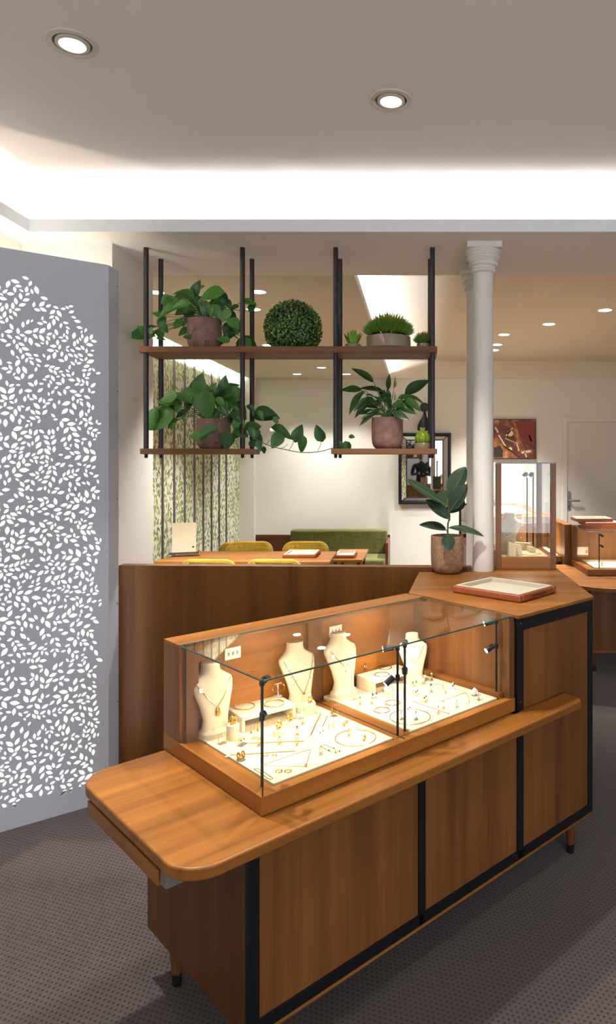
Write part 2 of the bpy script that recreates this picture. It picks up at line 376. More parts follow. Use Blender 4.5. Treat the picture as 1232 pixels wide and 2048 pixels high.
p = onz(782, 199, ZC); downlight(p, 'recessed ceiling lamp with black gap above the counter', 85, angle=95)
# three further lamps of the same row, nearer the shop window
for q in ((0.95, 1.5), (-0.6, 0.6), (1.3, 0.2)):
    downlight((q[0], q[1], ZC), 'recessed ceiling lamp nearer the shop window, behind the viewer', 20, group='lamps behind the viewer')
left_l = [(516, 583), (507, 618), (535, 690), (312, 584), (594, 748), (643, 735), (693, 748)]
for k, (x, y) in enumerate(left_l):
    nm = ['upper of two beside the second shelf rod', 'lower of two beside the second shelf rod', 'at the foot of the leaf ball', 'beside the first shelf rod', 'left of three far ones near the niche wall', 'middle of three far ones near the niche wall', 'right of three far ones near the niche wall'][k]
    downlight(onz(x, y, ZS), 'small flush rear ceiling lamp, '+nm, 55 if k > 3 else 110, 0.065, 95, NEUT, False)
right_l = [(1210, 620), (1098, 648), (1008, 669), (994, 689), (988, 700)]
for k, (x, y) in enumerate(right_l):
    nm = ['rightmost and nearest', 'second from the right', 'third from the right', 'fourth, just clear of the column', 'fifth, half behind the column'][k]
    downlight(onz(x, y, ZR), 'small lamp in the raised rear ceiling, '+nm, 165, 0.075, 95, (1, 0.95, 0.87), False)

# ------------------------------------------------------------------ door on the rear wall
dr = thing('door_1', None, None, (0, YB, 0), kind='structure')
X0, X1, ZD = 1.925, 2.76, 2.04
g = box(X0-0.06, X0, -0.03, 0, 0, ZD+0.06); g.box(X1, X1+0.06, -0.03, 0, 0, ZD+0.06); g.box(X0, X1, -0.03, 0, ZD, ZD+0.06)
mk('door_frame', g, WHITE, dr, bevel=0.004)
leaf = mk('door_leaf', box(X0+0.003, X1-0.003, -0.018, 0, 0.005, ZD-0.003), plain('door_paint', (216, 212, 204), 0.55), dr)
hp = at(1137, 1001, YB)
mk('handle_plate', G().prism(arc(hp.x, hp.z+0.10, 0.024, 0, 180)+arc(hp.x, hp.z-0.10, 0.024, 180, 360), 0, 0.008), STEEL, dr)
o = dr.children[-1]; o.rotation_euler = (PI/2, 0, 0); o.location = (0, -0.018, 0)
g = G(); g.tube([(hp.x, -0.02, hp.z), (hp.x, -0.065, hp.z), (hp.x+0.02, -0.07, hp.z), (hp.x+0.13, -0.07, hp.z)], 0.010, 10)
mk('lever', g, STEEL, dr); mk('keyhole', G().cyl((hp.x, -0.026, hp.z-0.075), (hp.x, -0.0275, hp.z-0.075), 0.008, 12), RUBBER, dr)

# ------------------------------------------------------------------ iron columns
def column(name, x, y, r, ztop, label):
    t = thing(name, label, 'column', (x, y, 0))
    paint = WHITE
    mk('shaft', G().lathe([(r*1.06, 0), (r*1.05, 0.9), (r, ztop-0.10)], 32), paint, t)
    rr = [1.0, 1.25, 1.28, 1.12, 1.18, 1.45, 1.48, 1.3, 1.42, 1.66, 1.68, 1.5, 1.6, 1.78, 1.76]
    mk('capital', G().lathe([(r*q, ztop-0.14+0.11*i/(len(rr)-1)) for i, q in enumerate(rr)], 32), paint, t)
    mk('abacus', box(-r*1.72, r*1.72, -r*1.72, r*1.72, ztop-0.03, ztop), paint, t, bevel=0.003)
column('cast_iron_column', 0.322, 3.365, 0.049, ZS, 'slender white cast iron column standing at the back of the counter')
column('cast_iron_column', 0.315, 3.72, 0.049, ZS, 'second white iron column hidden close behind the front one')

# ------------------------------------------------------------------ backlit perforated screen
P0, P1 = Vector((-1.873, 2.746)), Vector((-1.404, 3.118))
SL = (P1-P0).length; SANG = math.atan2(P1.y-P0.y, P1.x-P0.x); SH = 2.436
def leaf_pattern():
    rnd = random.Random(11); leaves = []; cell = 0.02; grid = {}
    BS = SL-0.035
    def bound(z):
        if z < 1.95: return BS+0.012*math.sin(z*23)
        return BS-0.26*((z-1.95)/0.42)**2+0.015*math.sin(z*40)
    def top(s): return 2.30+0.03*math.sin(s*30)-0.5*max(0, s-0.27)
    def circles(x, z, L, a): return [(x+math.cos(a)*L*k, z+math.sin(a)*L*k, q*L) for k, q in ((-0.36, 0.13), (-0.16, 0.23), (0.06, 0.25), (0.26, 0.18), (0.42, 0.09))]
    def tryadd(x, z, L, a):
        if not (0.012 < x < bound(z) - L*0.4 and 0.10+0.02*math.sin(x*25) < z < top(x)): return False
        cs = circles(x, z, L, a)
        for (cx_, cz, r) in cs:
            i, j = int(cx_/cell), int(cz/cell)
            for ii in (i-1, i, i+1):
                for jj in (j-1, j, j+1):
                    for (ox, oz, q) in grid.get((ii, jj), ()):
                        if (ox-cx_)**2+(oz-cz)**2 < (q+r+0.0020)**2: return False
        for c in cs: grid.setdefault((int(c[0]/cell), int(c[1]/cell)), []).append(c)
        leaves.append((x, z, L, a)); return True
    for it in range(1000):
        x, z, a = rnd.uniform(0, SL), rnd.uniform(0.1, 2.33), rnd.uniform(0, 2*PI)
        curve = rnd.uniform(-0.35, 0.35); n = rnd.randint(2, 5); sz = rnd.uniform(0.021, 0.033)
        for k in range(n):
            L = sz*(0.7+0.5*math.sin(PI*(k+0.7)/n))
            for sgn in (1, -1):
                b = a+sgn*rnd.uniform(0.5, 0.95)
                tryadd(x+math.cos(b)*L*0.62, z+math.sin(b)*L*0.62, L*rnd.uniform(0.85, 1.05), b)
            x += math.cos(a)*L*0.82; z += math.sin(a)*L*0.82; a += curve
        tryadd(x+math.cos(a)*0.01, z+math.sin(a)*0.01, sz*0.95, a)
    for it in range(260):
        tryadd(rnd.uniform(0, SL), rnd.uniform(.1, 2.33), rnd.uniform(0.014, 0.02), rnd.uniform(0, 2*PI))
    return leaves
def leaf_outline(x, z, L, a):
    pts = []
    for t, wv in ((-0.5, 0), (-0.36, 0.14), (-0.14, 0.225), (0.08, 0.23), (0.30, 0.13), (0.5, 0)): pts.append((t, wv))
    pts += [(t, -wv) for t, wv in ((0.30, 0.13), (0.08, 0.23), (-0.14, 0.225), (-0.36, 0.14))]
    c, s = math.cos(a), math.sin(a)
    return [(x+L*(c*p-s*q), z+L*(s*p+c*q)) for p, q in pts]
vs = [(0, 0.0), (SL, 0.0), (SL, SH), (0, SH)]; edges = [(0, 1), (1, 2), (2, 3), (3, 0)]; owner = [-1, -2, -3, -4]
for k, lf in enumerate(leaf_pattern()):
    o = leaf_outline(*lf); i = len(vs); n = len(o); edges += [(i+j, i+(j+1) % n) for j in range(n)]; vs += o; owner += [k]*n
rv, re_, rf, ov, oe, of = delaunay_2d_cdt([Vector(v) for v in vs], edges, [], 1, 1e-7, True)
own = [owner[q[0]] if q else -9 for q in ov]
keep = [f for f in rf if not (own[f[0]] == own[f[1]] == own[f[2]])]      # what lies inside a leaf outline is cut out
scr = thing('perforated_screen', 'tall white metal screen pierced with backlit leaf shapes', 'screen', (P0.x, P0.y, 0), SANG)
g = G(); g.add([(v.x, 0, v.y) for v in rv], keep)
sh = mk('pierced_sheet', g, SCREENP, scr, smooth=False)
m = sh.modifiers.new('thick', 'SOLIDIFY'); m.thickness = 0.003; m.offset = 1 if False else -1
ret = box(P1.x-0.003, P1.x, P1.y+0.002, 3.222, 0, SH)
o = mk('return_flange', ret, SCREENP, scr); o.matrix_parent_inverse = (Matrix.Translation((P0.x, P0.y, 0)) @ Matrix.Rotation(SANG, 4, 'Z')).inverted()
for z in (2.36, 1.87, 1.37, 0.88, 0.42):
    q = mk('screw', G().cyl((P1.x, 3.207, z), (P1.x+0.002, 3.207, z), 0.0035, 10), STEEL, scr); q.matrix_parent_inverse = o.matrix_parent_inverse.copy()
mk('light_diffuser', box(0.02, SL-0.015, 0.028, 0.034, 0.088, 2.37), E_BACK, scr, smooth=False)
mk('top_light_strip', box(0.05, SL-0.12, 0.11, 0.13, 2.20, 2.21), E_STRIPW, scr, smooth=False)

# ------------------------------------------------------------------ wooden partition
g = G().prism([(-1.478, 3.39), (0.265, 3.335), (0.267, 3.395), (-1.478, 3.45)], 0, 1.03)
mk('wooden_partition', g, DZ, None, label='long waist high wooden partition behind the glass showcase', cat='partition', bevel=0.004)

# ================================================================== FRONT COUNTER
O = Vector((0.696, 2.724, 0)); TH = math.atan2(F, 2235-835)
def loc2w(u, v, z=0): return Vector((O.x+u*math.cos(TH)-v*math.sin(TH), O.y+u*math.sin(TH)+v*math.cos(TH), z))
def w2loc(p): d = Vector((p[0], p[1], 0))-O; return (d.x*math.cos(TH)+d.y*math.sin(TH), -d.x*math.sin(TH)+d.y*math.cos(TH))
ZB, ZL, ZT = 0.145, 0.676, 1.010
cab = thing('counter_cabinet', 'wooden counter cabinet with black metal frame under the glass showcase', 'cabinet', O, TH)
UL = -1.530
g = G().prism([(UL, 0.014), (-0.005, 0.014), (-0.005, 0.30), (-0.30, 0.57), (UL, 0.57)], ZB+0.01, ZL-0.032)
mk('body', g, WZ, cab)
mk('bottom_board', box(UL, -0.005, 0.002, 0.56, ZB, ZB+0.010), WX, cab, bevel=0.001)
# black frame: posts and rails
def fr(u0, u1, z0, z1, nm): mk(nm, box(u0, u1, 0.0, 0.016, z0, z1), BLACK, cab, bevel=0.001)
posts = [(-1.542, -1.511), (-0.968, -0.939), (-0.487, -0.452), (-0.030, 0.0)]
for k, (a, b) in enumerate(posts): fr(a, b, ZB+0.012+(0.0), (ZL-0.034) if k < 2 else ZT-0.012, 'frame_post')
fr(-1.511, -0.03, ZB+0.012, ZB+0.045, 'bottom_rail'); fr(-0.452, -0.030, ZT-0.057, ZT-0.012, 'top_rail')
for a, b, z1 in ((-1.511, -0.968, ZL-0.034), (-0.939, -0.487, ZL-0.034), (-0.452, -0.030, ZT-0.057)):
    mk('front_panel', box(a, b, 0.005, 0.015, ZB+0.045, z1), WZ, cab)
mk('side_panel', box(UL-0.012, UL, 0.0165, 0.578, ZB+0.004, ZL-0.034), DZ, cab, bevel=0.001)
for u, v in ((-0.075, 0.055), (-1.492, 0.488), (-1.45, 0.10), (-0.42, 0.45)):
    lg = mk('leg', G().lathe([(0.0145, 0.035), (0.026, ZB)], 20, (u, v, 0)), WZ, cab)
    mk('ferrule', G().lathe([(0.012, 0.0), (0.0135, 0.002), (0.0152, 0.036)], 20, (u, v, 0)), RUBBER, lg)
for u, z in ((-0.954, ZL-0.055), (-0.47, ZT-0.03), (-0.47, ZL+0.03)): mk('screw', G().cyl((u, -0.001, z), (u, 0.001, z), 0.003, 10), STEEL, cab)
# upper end cabinet (five sided, beside the showcase)
def W(p): return w2loc((p[0], p[1], 0))
endpoly = [(-0.4895, 0.014), (-0.006, 0.014), W((0.688, 3.80)), W((0.385, 3.80)), W((0.385, 3.28)), W((0.012, 3.27)), (-0.487, 0.55)]
mk('end_body', G().prism(endpoly, ZL+0.002, ZT-0.026), WZ, cab)
mk('end_body_lower', G().prism([(-0.004, 0.02), W((0.686, 3.78)), W((0.39, 3.78)), W((0.39, 3.0)), (-0.004, 0.30)], ZB+0.01, ZL), WZ, cab)

# worktop that runs as a ledge along the front
wt = thing('wooden_worktop', 'rounded wooden worktop ledge running along the front of the counter', 'worktop', O, TH)
pts = arc(-1.752+0.09, -0.095+0.09, 0.09, 180, 270, 10)+arc(-0.205-0.045, -0.095+0.045, 0.045, 270, 360, 8)+[(-0.205, -0.0015), (-0.4505, -0.0015), (-0.4505, -0.0015), (-0.51, -0.0015), (-0.51, 0.555)]+arc(-1.752+0.09, 0.555-0.09, 0.09, 90, 180, 10)
mk('top_board', G().prism(pts, ZL-0.030, ZL), WX, wt, bevel=0.006, seg=3)
mk('slide_out_tray', box(-1.745, -1.547, 0.045, 0.487, ZL-0.082, ZL-0.044), WY, wt, bevel=0.003)
mk('tray_support', box(-1.70, -1.56, 0.08, 0.45, ZL-0.044, ZL-0.030), WX, wt)
mk('tray_bracket', box(-1.743, -1.69, 0.006, 0.036, ZL-0.072, ZL-0.0305), plain('grey_bracket', (120, 112, 106), 0.6), wt, bevel=0.002)

# counter top of the end cabinet
top = thing('wooden_countertop', 'five sided wooden counter top carrying the rubber plant and leather tray', 'counter top', (0, 0, 0))
tp = [(0.352, 2.377), (0.698, 2.718), (0.694, 3.82), (0.385, 3.82), (0.385, 3.38)]+arc(0.322, 3.365, 0.054, 10, -190, 10)+[(0.262, 3.318), (0.007, 3.305), (-0.036, 2.790)]
mk('top_board', G().prism(tp, ZT-0.012, ZT), WX, top, bevel=0.0015)

# ------------------------------------------------------------------ glass showcase
case = thing('glass_showcase', 'angled glass jewellery showcase with wooden base and back', 'showcase', O, TH)
ZG = 0.724; UA, UB, VA, VB = -1.497, -0.512, 0.010, 0.455
g = box(UA-0.004, UB+0.02, VA-0.003, VA+0.029, ZL+0.001, ZG); mk('base_front', g, WX, case, bevel=0.002)
mk('base_left', box(UA-0.004, UA+0.050, VA+0.029, 0.560, ZL+0.001, ZG), WY, case, bevel=0.002)
mk('base_floor', box(UA+0.050, UB+0.02, VA+0.029, 0.560, ZL+0.001, ZG-0.010), WX, case)
UM = -0.999
mk('base_divider', box(UM-0.033, UM+0.033, VA+0.029, VB-0.02, ZG-0.010, ZG+0.001), WY, case, bevel=0.002)
mk('divider_groove', box(UM-0.012, UM-0.008, VA+0.01, VB-0.02, ZG+0.0005, ZG+0.0018), RUBBER, case)
mk('back_left_post', box(UA-0.003, UA+0.018, VB+0.004, 0.560, ZG, ZT-0.0125), WZ, case, bevel=0.001)
mk('back_board', box(UA+0.018, UB+0.02, VB+0.035, VB+0.050, ZG-0.01, ZT-0.012), WX, case)
mk('back_top', box(UA-0.003, UB+0.022, VB+0.004, 0.560, ZT-0.012, ZT), WX, case, bevel=0.001)
mk('inner_stile', box(UM-0.03, UM+0.03, VB+0.024, VB+0.036, ZG, ZT-0.012), WZ, case, bevel=0.001)
mk('left_stile', box(UA+0.016, UA+0.055, VB-0.004, VB+0.035, ZG, ZT-0.008), WZ, case, bevel=0.001)
mk('right_board', box(UB-0.004, UB+0.022, VA+0.004, VB+0.04, ZG, ZT-0.004), WZ, case, bevel=0.001)
mk('base_skirt', box(UB-0.03, UB-0.004, VA+0.029, VB+0.03, ZG-0.002, ZG+0.018), WY, case, bevel=0.002)
T_ = 0.006
mk('front_pane', box(UA, UB, VA, VA+T_, ZG-0.001, ZT-T_), GLASS, case, smooth=False)
mk('left_pane', box(UA, UA+T_, VA+T_, VB, ZG-0.001, ZT-T_), GLASS, case, smooth=False)
mk('top_pane', box(UA, UB, VA, VB, ZT-T_, ZT), GLASST, case, smooth=False)
g = G()
for a, b in (((UA, VA, ZT-0.003), (UB, VA, ZT-0.003)), ((UA, VA, ZT-0.003), (UA, VB, ZT-0.003)), ((UA, VB, ZT-0.002), (UB, VB, ZT-0.002)), ((UB, VA, ZT-0.003), (UB, VB, ZT-0.003))): g.cyl(a, b, 0.0026, 6)
g.cyl((UA, VA, ZG), (UA, VA, ZT), 0.0022, 6)
mk('glass_edge', g, GEDGE, case)
def pad(u0, u1, v0, v1): mk('display_pad', box(u0, u1, v0, v1, ZG-0.0095, ZG+0.004), PADM, case, bevel=0.002)
pad(UA+0.052, UM-0.035, VA+0.033, VB+0.025); pad(UM+0.035, UB-0.034, VA+0.033, VB+0.025)
ZP = ZG+0.004
# wall sockets on the back board
for px, py in ((484, 1290), (719, 1241)):
    sx = w2loc(at(px, py, 2.25))
    u_ = {484: -1.31, 719: -0.905}[px]
    s = mk('socket_plate', box(u_-0.028, u_+0.028, VB+0.030, VB+0.035, 0.925, 0.962), PLATE, case, bevel=0.002)
    for q in (-0.015, 0, 0.015): mk('socket_hole', box(u_+q-0.003, u_+q+0.003, VB+0.0292, VB+0.030, 0.938, 0.949), STEEL, s)
# spotlight posts
def spot_post(u, v, heads, label):
    po = mk('spotlight_post', G().cyl((u, v, ZG-0.003), (u, v, ZT-0.016), 0.0038, 10), BLACK, case, label=label)
    for z, du, dv, dz in heads:
        d = Vector((du, dv, dz)).normalized(); a = Vector((u, v, z)); h = a+Vector((du, dv, 0)).normalized()*0.018
        mk('collar', G().cyl((u, v, z-0.008), (u, v, z+0.008), 0.007, 12), BLACK, po)
        mk('knuckle', G().cyl(a, h, 0.003, 8), CHROME, po)
        hd = h+d*0.006
        mk('spotlight_head', G().cyl(hd-d*0.012, hd+d*0.020, 0.0095, 16), BLACK, po)
        mk('spotlight_lens', G().cyl(hd+d*0.020, hd+d*0.0208, 0.008, 12), E_SPOT, po)
        p = hd+d*0.026; q = hd+d*0.3
        light('showcase_spot', 'SPOT', loc2w(p.x, p.y, p.z), SPW*(3.4 if z > 0.95 else 0.75), (1.0, 0.80, 0.56), loc2w(q.x, q.y, q.z), spot_size=math.radians(85 if z > 0.95 else 115), spot_blend=0.8, shadow_soft_size=0.012)
SPW = 1.7
spot_post(-1.470, 0.056, ((ZT-0.022, 0.9, 0.75, -0.2), (0.90, 0.8, 0.9, -0.8)), 'black post at the front left corner of the glass')
spot_post(-1.007, 0.052, ((ZT-0.022, -0.9, 0.8, -0.2), (0.898, -0.9, 0.35, -0.75)), 'left black post in the middle of the glass')
spot_post(-0.969, 0.061, ((ZT-0.022, 0.9, 0.9, -0.2), (0.905, 0.85, 0.9, -0.8)), 'right black post in the middle of the glass')
spot_post(-0.530, 0.060, ((ZT-0.024, -0.9, 0.7, -0.3), (0.90, -0.9, 0.3, -0.45)), 'black post at the right end of the glass')

# ================================================================== HANGING SHELF AND PLANTS
SF, SB = 3.362, 3.615                   # front and back edge of the shelf boards
DF, DB = 3.395, 3.590                   # front and back rods
ZU, ZLW = 2.108, 1.606                  # board tops
sh = thing('hanging_shelf', 'ceiling hung wooden plant shelf on dark metal rods', 'shelf', (0, 0, 0))
rods = [(DF, x) for x in (-1.343, -0.866, -0.405, 0.074)]+[(DB, x) for x in (-1.343, -0.866, -0.405, 0.066)]
mk('upper_board', box(-1.366, 0.097, SF, SB, ZU-0.029, ZU), SHELFW, sh, bevel=0.002)
mk('lower_board', box(-1.361, -0.830, SF, SB, ZLW-0.027, ZLW), SHELFW, sh, bevel=0.002, label='left lower wooden shelf board')
mk('lower_board', box(-0.424, 0.097, SF, SB, ZLW-0.027, ZLW), SHELFW, sh, bevel=0.002, label='right lower wooden shelf board')
for y, x in rods:
    r = mk('rod', G().cyl((x, y, ZLW-0.028), (x, y, ZS), 0.0122, 16), ROD, sh)
    mk('end_nut', G().lathe([(1e-6, -0.047), (0.006, -0.046), (0.0085, -0.042), (0.0085, -0.028)], 12, (x, y, ZLW)), BLACK, r)

def pot_obj(name, prof, mat, parent, n=36): return mk(name, G().lathe(prof, n), mat, parent)
def tumbler(R, H, wall=0.008):        # rounded-bottom planter
    pr = [(R*0.62, 0.0)]+[(R*(0.62+0.36*math.sin(a)), H*0.30*(1-math.cos(a))) for a in (0.4, 0.8, 1.2, 1.57)]+[(R, H*0.62), (R*0.985, H), (R*0.985-wall, H), (R*0.93-wall, H*0.86)]
    return pr
def leaf_mesh(name, shape, width, mat, fold=0.12, droop=0.15, nx=8):
    """leaf of unit length along +X, lying in XY, tip drooping"""
    g = G(); cols = 4
    for i in range(nx+1):
        t = i/nx; wv = shape(t)*width*0.5; zc = -droop*t*t
        xb = t
        for j in range(-2, 3):
            f = j/2; back = 0.10*abs(f) if (shape is heart and t < 0.25) else 0
            g.v.append((xb-back*(1-t*4 if t < .25 else 0), f*wv, zc+abs(f)*wv*fold*2-(f*f)*wv*fold))
    for i in range(nx):
        for j in range(4):
            a = i*5+j; g.f.append((a, a+5, a+6, a+1))
    me = bpy.data.meshes.new(name); me.from_pydata(g.v, [], g.f); me.polygons.foreach_set('use_smooth', [True]*len(g.f)); me.materials.append(mat); return me
def heart(t): return (max(0.0, math.sin(PI*min(1, t)**0.62)))**0.8*(1.0 if t > 0.02 else 0.35)
def lance(t): return max(0.0, math.sin(PI*t**0.8))**0.9
def oblong(t): return max(0.0, math.sin(PI*t**0.95))**0.7
def orient(base, tip, normal_hint, wscale=1.0):
    d = (tip-base); L = d.length; x = d.normalized(); n = normal_hint-x*normal_hint.dot(x)
    n = n.normalized() if n.length > 1e-4 else x.orthogonal().normalized(); y = n.cross(x)
    M = Matrix((x, y, n)).transposed().to_4x4()
    return Matrix.Translation(base) @ M @ Matrix.Diagonal((L, L*wscale, L, 1))
def bez(a, b, c, n=8): return [a*(1-t)**2+b*2*t*(1-t)+c*t*t for t in (i/n for i in range(n+1))]

POTH = [leaf_mesh('pothos_leaf_%d' % i, heart, w_, LPOTH, f_, d_) for i, (w_, f_, d_) in enumerate(((0.74, 0.22, 0.12), (0.66, 0.35, 0.25), (0.82, 0.15, 0.05), (0.58, 0.5, 0.3)))]
def pothos(label, cx_, d0, zbase, R, H, leaves, ox, oy, k, mat, rnd, vine=None):
    c = Vector(((cx_-CX)/F*d0, d0, zbase)); t = thing('potted_pothos', label, 'potted plant', c)
    pot = pot_obj('pot', tumbler(R, H), mat, t)
    mk('pot_mark', box(R*0.30, R*0.52, -R*0.93, -R*0.88, H*0.10, H*0.24), plain('pot_stamp', (120, 62, 52), 0.8) if 'pot_stamp' not in bpy.data.materials else bpy.data.materials['pot_stamp'], pot)
    mk('soil', G().lathe([(1e-6, H*0.9), (R*0.9, H*0.88)], 24), SOIL, t)
    crown = Vector((0, 0, H*0.92)); st = G()
    extra = [(zx+rnd.uniform(-45, 45), zy+rnd.uniform(-35, 40), ln*rnd.uniform(0.55, 0.8), ang+rnd.uniform(-60, 60)) for (zx, zy, ln, ang) in leaves[:34] for _ in range(1)]
    for (zx, zy, ln, ang) in leaves+extra:
        px, py = zx/k+ox, zy/k+oy; lp = ln/k
        dep = d0+rnd.uniform(-0.09, 0.07)
        if py > 0 and abs(px-cx_) < 38 and py > HZ-(zbase+H-HC)/d0*F: dep = d0-R-0.02-rnd.uniform(0, 0.03)
        mid = at(px, py, dep)-c; L = lp*dep/F*1.12; a = math.radians(ang)
        dv = Vector((math.cos(a), rnd.uniform(-0.45, 0.1), math.sin(a))).normalized()
        base = mid-dv*L*0.48; tip = mid+dv*L*0.52
        nh = Vector((rnd.uniform(-0.3, 0.3), -1.0, rnd.uniform(0.35, 1.0)))
        inst('leaf', rnd.choice(POTH), t, orient(base, tip, nh, rnd.uniform(0.9, 1.1)))
        start = crown+Vector((rnd.uniform(-0.5, 0.5)*R, rnd.uniform(-0.5, 0.5)*R, 0))
        if vine is None or px < 505: st.tube(bez(start, (start+base)/2+Vector((0, 0, rnd.uniform(0.02, 0.07))), base, 7), 0.0017, 5)
    mk('stems', st, STEM, t)
    if vine:
        vg = G(); pts = [at(x, y, dd)-c for x, y, dd in vine]
        fine = []
        for i in range(len(pts)-1):
            p0, p1, p2, p3 = pts[max(i-1, 0)], pts[i], pts[i+1], pts[min(i+2, len(pts)-1)]
            for q in range(6):
                s_ = q/6; fine.append(0.5*((2*p1)+(p2-p0)*s_+(2*p0-5*p1+4*p2-p3)*s_*s_+(3*p1-p0-3*p2+p3)*s_**3))
        fine.append(pts[-1]); vg.tube(fine, 0.0022, 6)
        for bx_, by_, lx, ly in ((533, 888, 538, 879), (545, 892, 556, 890), (560, 897, 575, 889), (577, 901, 588, 878), (601, 905, 608, 898), (635, 902, 643, 878)):
            a_, b_ = at(bx_, by_, d0-0.02)-c, at(lx, ly, d0-0.03)-c; vg.tube(bez(a_, (a_+b_)/2+Vector((0.008, 0, -0.004)), b_, 5), 0.0015, 5)
        mk('vine', vg, STEM, t)
    return t
U1 = [(790, 445, 170, 195), (805, 535, 150, 190), (560, 450, 150, 170), (668, 395, 120, 70), (585, 560, 190, 210), (440, 575, 190, 200), (430, 525, 110, 230), (385, 690, 120, 265), (300, 715, 80, 20), (205, 770, 190, 180), (265, 790, 80, 25), (512, 695, 80, 230), (370, 775, 90, 300), (562, 755, 90, 220), (900, 490, 110, 290), (955, 575, 100, 200), (985, 690, 120, 320), (925, 795, 140, 215), (1090, 850, 170, 335), (1020, 880, 80, 200), (1095, 510, 120, 355), (740, 570, 120, 270), (905, 625, 110, 240), (590, 650, 90, 235), (915, 735, 110, 250), (650, 490, 130, 40), (480, 500, 90, 120), (760, 610, 100, 280), (700, 560, 110, 250), (830, 590, 110, 300), (960, 640, 110, 300), (540, 530, 130, 190), (620, 600, 90, 210), (1000, 730, 90, 280), (865, 570, 120, 330), (345, 610, 80, 160)]
rp = random.Random(3)
pothos('trailing pothos in a pinkish stone pot, left end of the upper shelf', 409, 3.475, ZU, 0.085, 0.152, U1, 230, 480, 4.107, STONE1, rp)
U2 = [(665, 530, 190, 80), (720, 680, 200, 280), (560, 600, 150, 190), (430, 635, 170, 190), (350, 795, 220, 215), (385, 745, 120, 230), (770, 595, 110, 350), (890, 540, 170, 30), (920, 645, 180, 190), (955, 600, 150, 340), (940, 775, 180, 200), (770, 770, 130, 235), (700, 905, 190, 200), (890, 965, 130, 265), (960, 920, 100, 20), (1095, 845, 120, 5), (1170, 750, 140, 0), (1130, 950, 110, 310), (1145, 1000, 80, 290), (450, 825, 100, 215), (520, 750, 90, 200), (500, 695, 90, 250), (600, 620, 130, 230), (985, 850, 130, 270), (1085, 700, 70, 330), (1090, 900, 90, 300), (830, 620, 110, 330), (690, 610, 120, 300), (640, 570, 130, 200), (860, 700, 130, 300), (1000, 690, 110, 320), (780, 540, 90, 60), (820, 560, 90, 40), (980, 760, 110, 300), (590, 680, 100, 240), (540, 610, 120, 170), (1010, 900, 100, 330), (750, 640, 120, 250), (880, 600, 130, 10)]
k7, k5 = 5.39, 3.974
V2 = [((zx/k7+500-230)*k5, (zy/k7+560-640)*k5, ln/k7*k5, a) for zx, zy, ln, a in ((175, 1450, 240, 355), (335, 1635, 230, 340), (520, 1650, 170, 70), (745, 1650, 165, 110), (562, 1775, 165, 265), (285, 1735, 165, 240), (280, 1515, 80, 300), (1045, 1810, 120, 285), (985, 1775, 80, 120), (1100, 1690, 60, 350))]
pothos('trailing pothos in a stone pot on the left lower shelf, vine stretching right', 427, 3.475, ZLW, 0.085, 0.150, U2+V2, 230, 640, 3.974, STONE1, random.Random(5),
       vine=[(470, 862, 3.46), (495, 868, 3.42), (522, 884, 3.42), (545, 893, 3.42), (575, 900, 3.43), (605, 905, 3.44), (640, 903, 3.45), (672, 894, 3.46), (690, 889, 3.46)])

# clipped leaf ball
bc = Vector(((586.5-CX)/F*3.49, 3.49, ZU)); ball = thing('leaf_ball', 'round clipped box leaf ball on the upper shelf', 'topiary ball', bc)
RB = 0.143; gb = G().ball((0, 0, RB*0.74), RB*0.90, 24); gb.v = [(x, y, max(z, 0.001)) for x, y, z in gb.v]
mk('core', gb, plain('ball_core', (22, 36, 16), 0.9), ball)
rb = random.Random(8); gl = G()
for i in range(3400):
    zz = 1-2*(i+0.5)/3400; ph = i*2.399963; s_ = math.sqrt(1-zz*zz); n = Vector((s_*math.cos(ph), s_*math.sin(ph), zz))
    p = n*(RB*rb.uniform(0.9, 1.01))+Vector((0, 0, RB*0.74))
    if p.z < 0.003: continue
    t1 = n.orthogonal().normalized(); t1.rotate(Matrix.Rotation(rb.uniform(0, 6.28), 3, n)); d = (t1+n*rb.uniform(0.2, 0.9)).normalized(); s2 = d.cross(n).normalized()
    L, wd = rb.uniform(0.012, 0.017), rb.uniform(0.0045, 0.007)
    gl.add([p, p+d*L*0.5+s2*wd+n*0.001, p+d*L, p+d*L*0.5-s2*wd+n*0.001], [(0, 1, 2, 3)])
mm = NT('box_leaves'); gn = mm.N.new('ShaderNodeNewGeometry'); mm.l(mm.ramp(gn.outputs['Random Per Island'], (0.0, lin(36, 66, 28)), (0.5, lin(70, 110, 42)), (1.0, lin(112, 150, 60))), mm.b.inputs['Base Color']); mm.set(Roughness=0.45)
mk('foliage', gl, mm.m, ball, smooth=False, kind='stuff')

